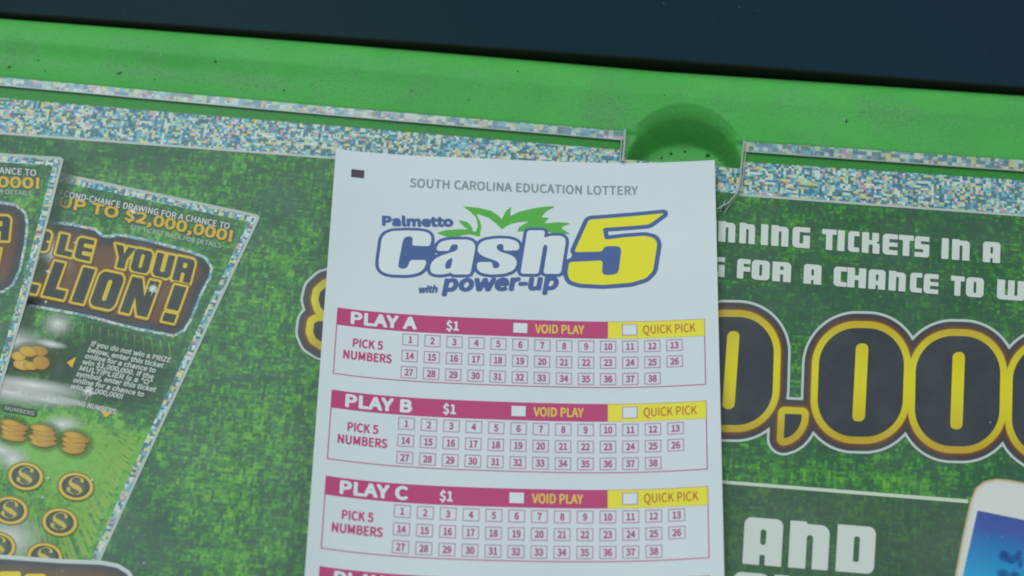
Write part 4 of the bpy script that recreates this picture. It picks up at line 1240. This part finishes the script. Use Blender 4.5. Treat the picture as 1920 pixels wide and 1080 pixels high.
# plate that overlaps the tickets' foot
m_foot = mat_ramp('foot_plate', [(-60, ink(106, 92, 66)), (-28, ink(96, 82, 62)), (-12, ink(64, 70, 74)), (-8.5, ink(66, 78, 82)), (-7, ink(168, 186, 186)), (0, ink(172, 190, 190))], -60, 1)
b = Ink(on_sheet(18))
b.poly([[(-80, 1034), (0, 1040), (110, 1048), (190, 1051), (222, 1057), (243, 1070), (257, 1092), (262, 1130), (262, 1230), (-80, 1230)]], 3)
foot = b.build('foot_plate', m_foot, sheet)
b = Ink(on_sheet(19))
for x0, x1, yt in ((-70, -8, 1070), (-3, 39, 1071.5), (46, 86, 1076)):
    b.field(lambda X, Y: sd_rbox(X + .12 * (Y - 1080), Y, x0, yt, x1, yt + 90, 6), (x0 - 20, yt - 4, x1 + 20, yt + 95), 3)
b.build('foot_lettering', mat_flat('foot_letter_print', ink(196, 188, 52)), foot)

# ================================================================== the play slip
m_paper = new_mat('slip_paper', alb(186, 206, 211, .01), .62, .25)
n = N(m_paper)
v = n.coords()[0]
c = n.mix(n.ramp(n.noise(v, 26, 5, .6), [(.35, (0, 0, 0, 1)), (.7, (1, 1, 1, 1))]), alb(187, 206, 211, .01), alb(180, 200, 206, .01))
n.link(c, n.b.inputs['Base Color'])
bp = n.new('ShaderNodeBump'); bp.inputs['Strength'].default_value = .08; bp.inputs['Distance'].default_value = .0002
n.link(n.noise(v, 2500, 3), bp.inputs['Height']); n.link(bp.outputs[0], n.b.inputs['Normal'])
slip = tag(empty('play_slip', S(SW / 2, 0)), 'white paper play slip printed with crimson number panels lying on the green display sheet', 'play slip')


def slip_child(o):
    o.parent = slip
    o.matrix_parent_inverse = slip.matrix_world.inverted()
    return o


bpy.context.view_layer.update()
TEND = 127.0
ns, ntt = 176, 150
s_, t_ = np.meshgrid(np.linspace(0, SW, ns + 1), np.linspace(0, TEND, ntt + 1))
topv = S(s_.ravel(), t_.ravel()); botv = topv - [0, 0, .00013]
i = np.arange(topv.shape[0]).reshape(s_.shape)
f = q4(i)
N0 = len(topv)
f2 = [[a + N0 for a in reversed(q)] for q in f]
bd = list(i[0, :]) + list(i[1:, -1]) + list(i[-1, -2::-1]) + list(i[-2:0, 0])
f3 = [(int(bd[k]), int(bd[(k + 1) % len(bd)]), int(bd[(k + 1) % len(bd)]) + N0, int(bd[k]) + N0) for k in range(len(bd))]
me_f = [[int(a) for a in q][::-1] for q in f] + [[int(a) for a in q][::-1] for q in f2] + f3
slip_child(mesh_obj('paper', np.concatenate([topv, botv]), me_f, m_paper))


def pmat(name, r, g, b_, rough=.6):
    m = new_mat(name, alb(r, g, b_, .008), rough, .2)
    n = N(m)
    v = n.coords()[0]
    c0 = alb(r, g, b_, .008)
    c = n.mix(n.math('MULTIPLY', n.noise(v, 1200, 3), .18), c0, tuple(min(1, x * .8 + .03) for x in c0[:3]) + (1,))
    n.link(c, n.b.inputs['Base Color'])
    return m


m_mag, m_yel = pmat('crimson_ink', 168, 74, 117), pmat('yellow_ink', 206, 206, 70)
m_fine = pmat('crimson_fine_ink', 158, 92, 128)
m_box = pmat('crimson_pale_ink', 168, 138, 164)
m_wht, m_navy = pmat('bare_paper', 190, 209, 214), pmat('navy_ink', 74, 98, 146)
m_lyel, m_leaf, m_grey, m_blk = pmat('logo_yellow_ink', 219, 207, 58), pmat('leaf_green_ink', 84, 164, 76), pmat('grey_ink', 122, 138, 143), pmat('black_ink', 78, 72, 80)
m_vtx, m_qtx = pmat('yellow_text_ink', 200, 178, 92), pmat('ochre_text_ink', 168, 116, 66)

sp = slip_px
a, c = sp(659, 317), sp(682.5, 334.5)
b = Ink(on_slip(1)); b.rect(a[0], a[1], c[0], c[1], 1.); slip_child(b.build('timing_mark', m_blk))
b = Ink(on_slip(1))
letter(b, 'SOUTH CAROLINA EDUCATION LOTTERY', sp(767.6, 350.5), sp(1196, 365), 2.35, .035, track=.02)
slip_child(b.build('heading_lettering', m_grey))

# logo, traced in its own enlarged frame


def rounded(pts, most=9.0):
    """Cuts each corner of an outline by a quarter of its sides, at most MOST units, twice."""
    p = np.array(pts, float)
    for m_ in (most, most * .45):
        out = []
        for i in range(len(p)):
            a, c = p[i], p[(i + 1) % len(p)]
            L = np.linalg.norm(c - a)
            t = min(.28, m_ / max(L, 1e-6))
            out += [a + (c - a) * t, c - (c - a) * t]
        p = np.array(out)
    return p


ZL = lambda pts, most=8.0: [np.array([sp(640 + x / 2.704, 290 + y / 2.704) for x, y in (rounded(pts, most) if most else pts)])]
K = 1 / 2.704 / 710 * SW            # mm per enlarged unit
cC = ZL([(205, 425), (225, 400), (260, 388), (330, 385), (400, 387), (440, 395), (456, 414), (456, 440), (448, 465), (358, 462), (363, 422), (352, 414), (328, 416), (313, 430), (288, 560), (292, 574), (306, 580), (325, 578), (338, 568), (348, 535), (433, 535), (426, 565), (410, 590), (380, 604), (330, 611), (250, 608), (212, 598), (191, 576), (189, 545)])
ca = ZL([(480, 488), (487, 460), (508, 440), (555, 431), (640, 431), (668, 440), (680, 465), (676, 490), (654, 608), (562, 608), (556, 596), (540, 604), (500, 609), (464, 605), (450, 590), (452, 558), (468, 534), (500, 515), (588, 486), (592, 462), (586, 455), (566, 455), (554, 464), (547, 489)]) + ZL([(566, 522), (556, 574), (538, 582), (524, 574), (530, 545), (546, 530)])
cs_ = ZL([(690, 480), (700, 450), (728, 434), (790, 425), (850, 427), (888, 438), (904, 460), (900, 486), (820, 488), (824, 462), (812, 452), (792, 456), (785, 472), (798, 490), (868, 513), (890, 535), (888, 565), (870, 589), (830, 604), (760, 609), (708, 600), (686, 580), (690, 545), (766, 545), (766, 570), (780, 580), (800, 572), (804, 556), (790, 541), (718, 516), (696, 500)])
chh = ZL([(943, 384), (1034, 385), (1026, 424), (1060, 412), (1116, 412), (1138, 426), (1136, 458), (1112, 605), (1024, 605), (1046, 468), (1038, 454), (1024, 462), (1000, 605), (908, 604)])
c5 = ZL([(1255, 330), (1450, 315), (1640, 297), (1560, 355), (1325, 372), (1335, 432), (1440, 419), (1540, 412), (1588, 424), (1602, 452), (1580, 590), (1545, 627), (1470, 650), (1330, 661), (1210, 655), (1160, 640), (1146, 604), (1155, 545), (1325, 537), (1321, 604), (1345, 613), (1392, 607), (1406, 594), (1420, 482), (1408, 465), (1352, 464), (1330, 471), (1322, 492), (1180, 495)])
fillC = ZL([(340, 410), (460, 430), (480, 520), (440, 560), (330, 585), (285, 590)])
fillw = ZL([(540, 470), (800, 470), (900, 470), (1020, 470), (1010, 590), (760, 590), (540, 590)])
fill5 = ZL([(1180, 480), (1420, 470), (1400, 600), (1330, 605), (1150, 560)])


def dist(lst):
    def fn(X, Y):
        return np.minimum.reduce([sd_poly(X, Y, c) - o_ for c, o_ in lst])
    return fn


def pbox(lst):
    a = np.vstack([p for c in lst for p in c])
    return (a[:, 0].min(), a[:, 1].min(), a[:, 0].max(), a[:, 1].max())


leaf1 = ZL(most=0, pts=[(615, 262), (690, 268), (760, 285), (800, 312), (812, 328), (835, 285), (862, 262), (856, 312), (900, 290), (960, 275), (1020, 265), (1090, 260), (1040, 288), (1012, 317), (1058, 321), (1040, 334), (1030, 348), (1100, 342), (1166, 348), (1120, 366), (1118, 376), (1166, 405), (1080, 398), (1000, 385), (890, 391), (902, 368), (930, 350), (956, 337), (905, 342), (865, 350), (838, 362), (815, 380), (785, 350), (750, 322), (684, 298), (704, 340), (710, 368), (702, 416), (650, 404), (610, 410), (575, 426), (530, 415), (480, 397), (530, 383), (600, 378), (650, 380), (682, 392), (692, 360), (684, 320), (655, 290)])
leaf2 = ZL(most=0, pts=[(590, 330), (640, 342), (660, 365), (668, 384), (640, 378), (618, 362)])
b = Ink(on_slip(1)); b.poly(leaf1, .3); b.poly(leaf2, .3)
leaf = b.build('palm_leaf', m_leaf)
b = Ink(on_slip(2))
bx = pbox([cC, ca, cs_, chh, c5])
b.field(dist([(c, 17 * K) for c in (cC, ca, cs_, chh)] + [(c5, 23 * K), (fillC, 0), (fillw, 0), (fill5, 0)]), grow(bx, 30 * K), .22)
logo = slip_child(b.build('logo', m_navy))
leaf.parent = logo
leaf.matrix_parent_inverse = logo.matrix_world.inverted()
logo.location = logo.location
b = Ink(on_slip(3))
for c in (cC, ca, cs_, chh):
    b.poly(c, .2)
b.build('logo_lettering', m_wht, logo)
b = Ink(on_slip(3)); b.poly(c5, .22); b.build('logo_numeral', m_lyel, logo)
b = Ink(on_slip(4))
mm = SW / 710
letter(b, 'Palmetto', sp(715, 422), sp(850, 424), 17 * mm * 1.1, .10, 0)
letter(b, 'power-up', sp(828, 545), sp(1046, 541.5), 3.85, .082, .20, res=14)
letter(b, 'with', sp(784, 549), sp(820, 548), 12 * mm * 1.1, .08, .25)
b.build('logo_lettering', m_navy, logo)

# play panels: measured on the first, repeated down the slip
s0, tA = sp(632.6, 576.3)[0], 42.99
s1 = sp(1321.5, 597.2)[0]
pitch = 20.94
print('slip', s0, s1, sp(632.6, 576.3), sp(610.4, 892.5), sp(598.3, 1060.4), sp(1328, 911))
HB, HF = 4.42, 16.95
sY = sp(1140, 605)[0]
rel = lambda px, py: (sp(px, py)[0], sp(px, py)[1] - tA)
b1 = rel(754.8, 625.3); b1b = rel(784.4, 649.8); b13 = rel(1249, 637); b27 = rel(751.8, 687.3)
BW, BH = b1b[0] - b1[0], 3.05
PX = (b13[0] - b1[0]) / 12
PY = 4.13
b1 = (b1[0], 4.92)
print('panel', HB, HF, 'box', b1, BW, BH, PX, PY)
DG = 7.2 / 4.9
for k, L in enumerate('ABCD'):
    t0 = tA + pitch * k
    sh_ = (0, sp(621.4, 730)[0] - s0, sp(610.4, 892.5)[0] - s0, 0)[k] * 0
    at = lambda p: (p[0], p[1] + t0)
    b = Ink(on_slip(1))
    b.rect(s0, t0, s1, t0 + HB, 1.)
    w = .22
    b.rect(s0, t0 + HB, s0 + w, t0 + HF - w, 1.); b.rect(s1 - w, t0 + HB, s1, t0 + HF - w, 1.); b.rect(s0, t0 + HF - w, s1, t0 + HF, 1.)
    pan = slip_child(b.build('play_panel', m_mag))
    b = Ink(on_slip(2)); b.rect(sY, t0 + .12, s1 - .14, t0 + HB - .0, 1.); b.build('quick_pick_bar', m_yel, pan)
    for x0, x1, nm in ((962.8, 988.4, 'v'), (1168, 1193, 'q')):
        p, q = rel(x0, 606), rel(x1, 626.5)
        cy_ = HB * .5
        if nm == 'q':
            b = Ink(on_slip(3)); b.rect(p[0] - .25, t0 + cy_ - 1.45, q[0] + .25, t0 + cy_ + 1.45, 1.); b.build('checkbox_edge', m_box, pan)
        b = Ink(on_slip(4)); b.rect(p[0], t0 + cy_ - 1.25, q[0], t0 + cy_ + 1.25, 1.); b.build('checkbox', m_wht, pan)
    b = Ink(on_slip(3))
    base = HB * .5
    letter(b, 'PLAY ' + L, (rel(655, 605)[0], t0 + base + 1.42), (rel(780, 617)[0], t0 + base + 1.42), 2.85, .075, track=.03)
    letter(b, '$1', (rel(836, 620)[0], t0 + base + 1.25), (rel(861, 621)[0], t0 + base + 1.25), 2.2, .05)
    b.build('panel_title', m_wht, pan)
    b = Ink(on_slip(3))
    letter(b, 'VOID PLAY', (rel(1003.5, 624)[0], t0 + base + 1.1), (rel(1095, 624)[0], t0 + base + 1.1), 2.15, .045)
    b.build('void_lettering', m_vtx, pan)
    b = Ink(on_slip(3))
    letter(b, 'QUICK PICK', (rel(1205, 624)[0], t0 + base + 1.05), (rel(1304, 622)[0], t0 + base + 1.05), 2.15, .02)
    b.build('quick_pick_lettering', m_qtx, pan)
    b = Ink(on_slip(1))
    p, q = rel(660, 650), rel(718, 655.5)
    letter(b, 'PICK 5', (p[0], t0 + (p[1] + q[1]) / 2), (q[0], t0 + (p[1] + q[1]) / 2), 2.05, .05, track=.02)
    p, q = rel(642, 671.5), rel(734.5, 680.5)
    letter(b, 'NUMBERS', (p[0], t0 + (p[1] + q[1]) / 2), (q[0], t0 + (p[1] + q[1]) / 2), 2.05, .05, track=.02)
    b.build('pick_lettering', m_mag, pan)
    b = Ink(on_slip(1)); bd_ = Ink(on_slip(1))
    w = .24
    for num in range(1, 39):
        c_, r_ = (num - 1) % 13, (num - 1) // 13
        x, y = b1[0] + c_ * PX, t0 + b1[1] + r_ * PY
        bd_.rect(x, y, x + BW, y + w, 4); bd_.rect(x, y + BH - w, x + BW, y + BH, 4)
        bd_.rect(x, y + w, x + w, y + BH - w, 4); bd_.rect(x + BW - w, y + w, x + BW, y + BH - w, 4)
        tx = str(num)
        wd = .95 * len(tx)
        letter(b, tx, (x + BW / 2 - wd / 2 - .02, y + BH / 2 + .78), (x + BW / 2 + wd / 2, y + BH / 2 + .78), 1.55, .06)
    bd_.build('number_boxes', m_box, pan)
    b.build('number_lettering', m_fine, pan)
print('polys', sum(len(o.data.polygons) for o in scene.objects if o.type == 'MESH'))
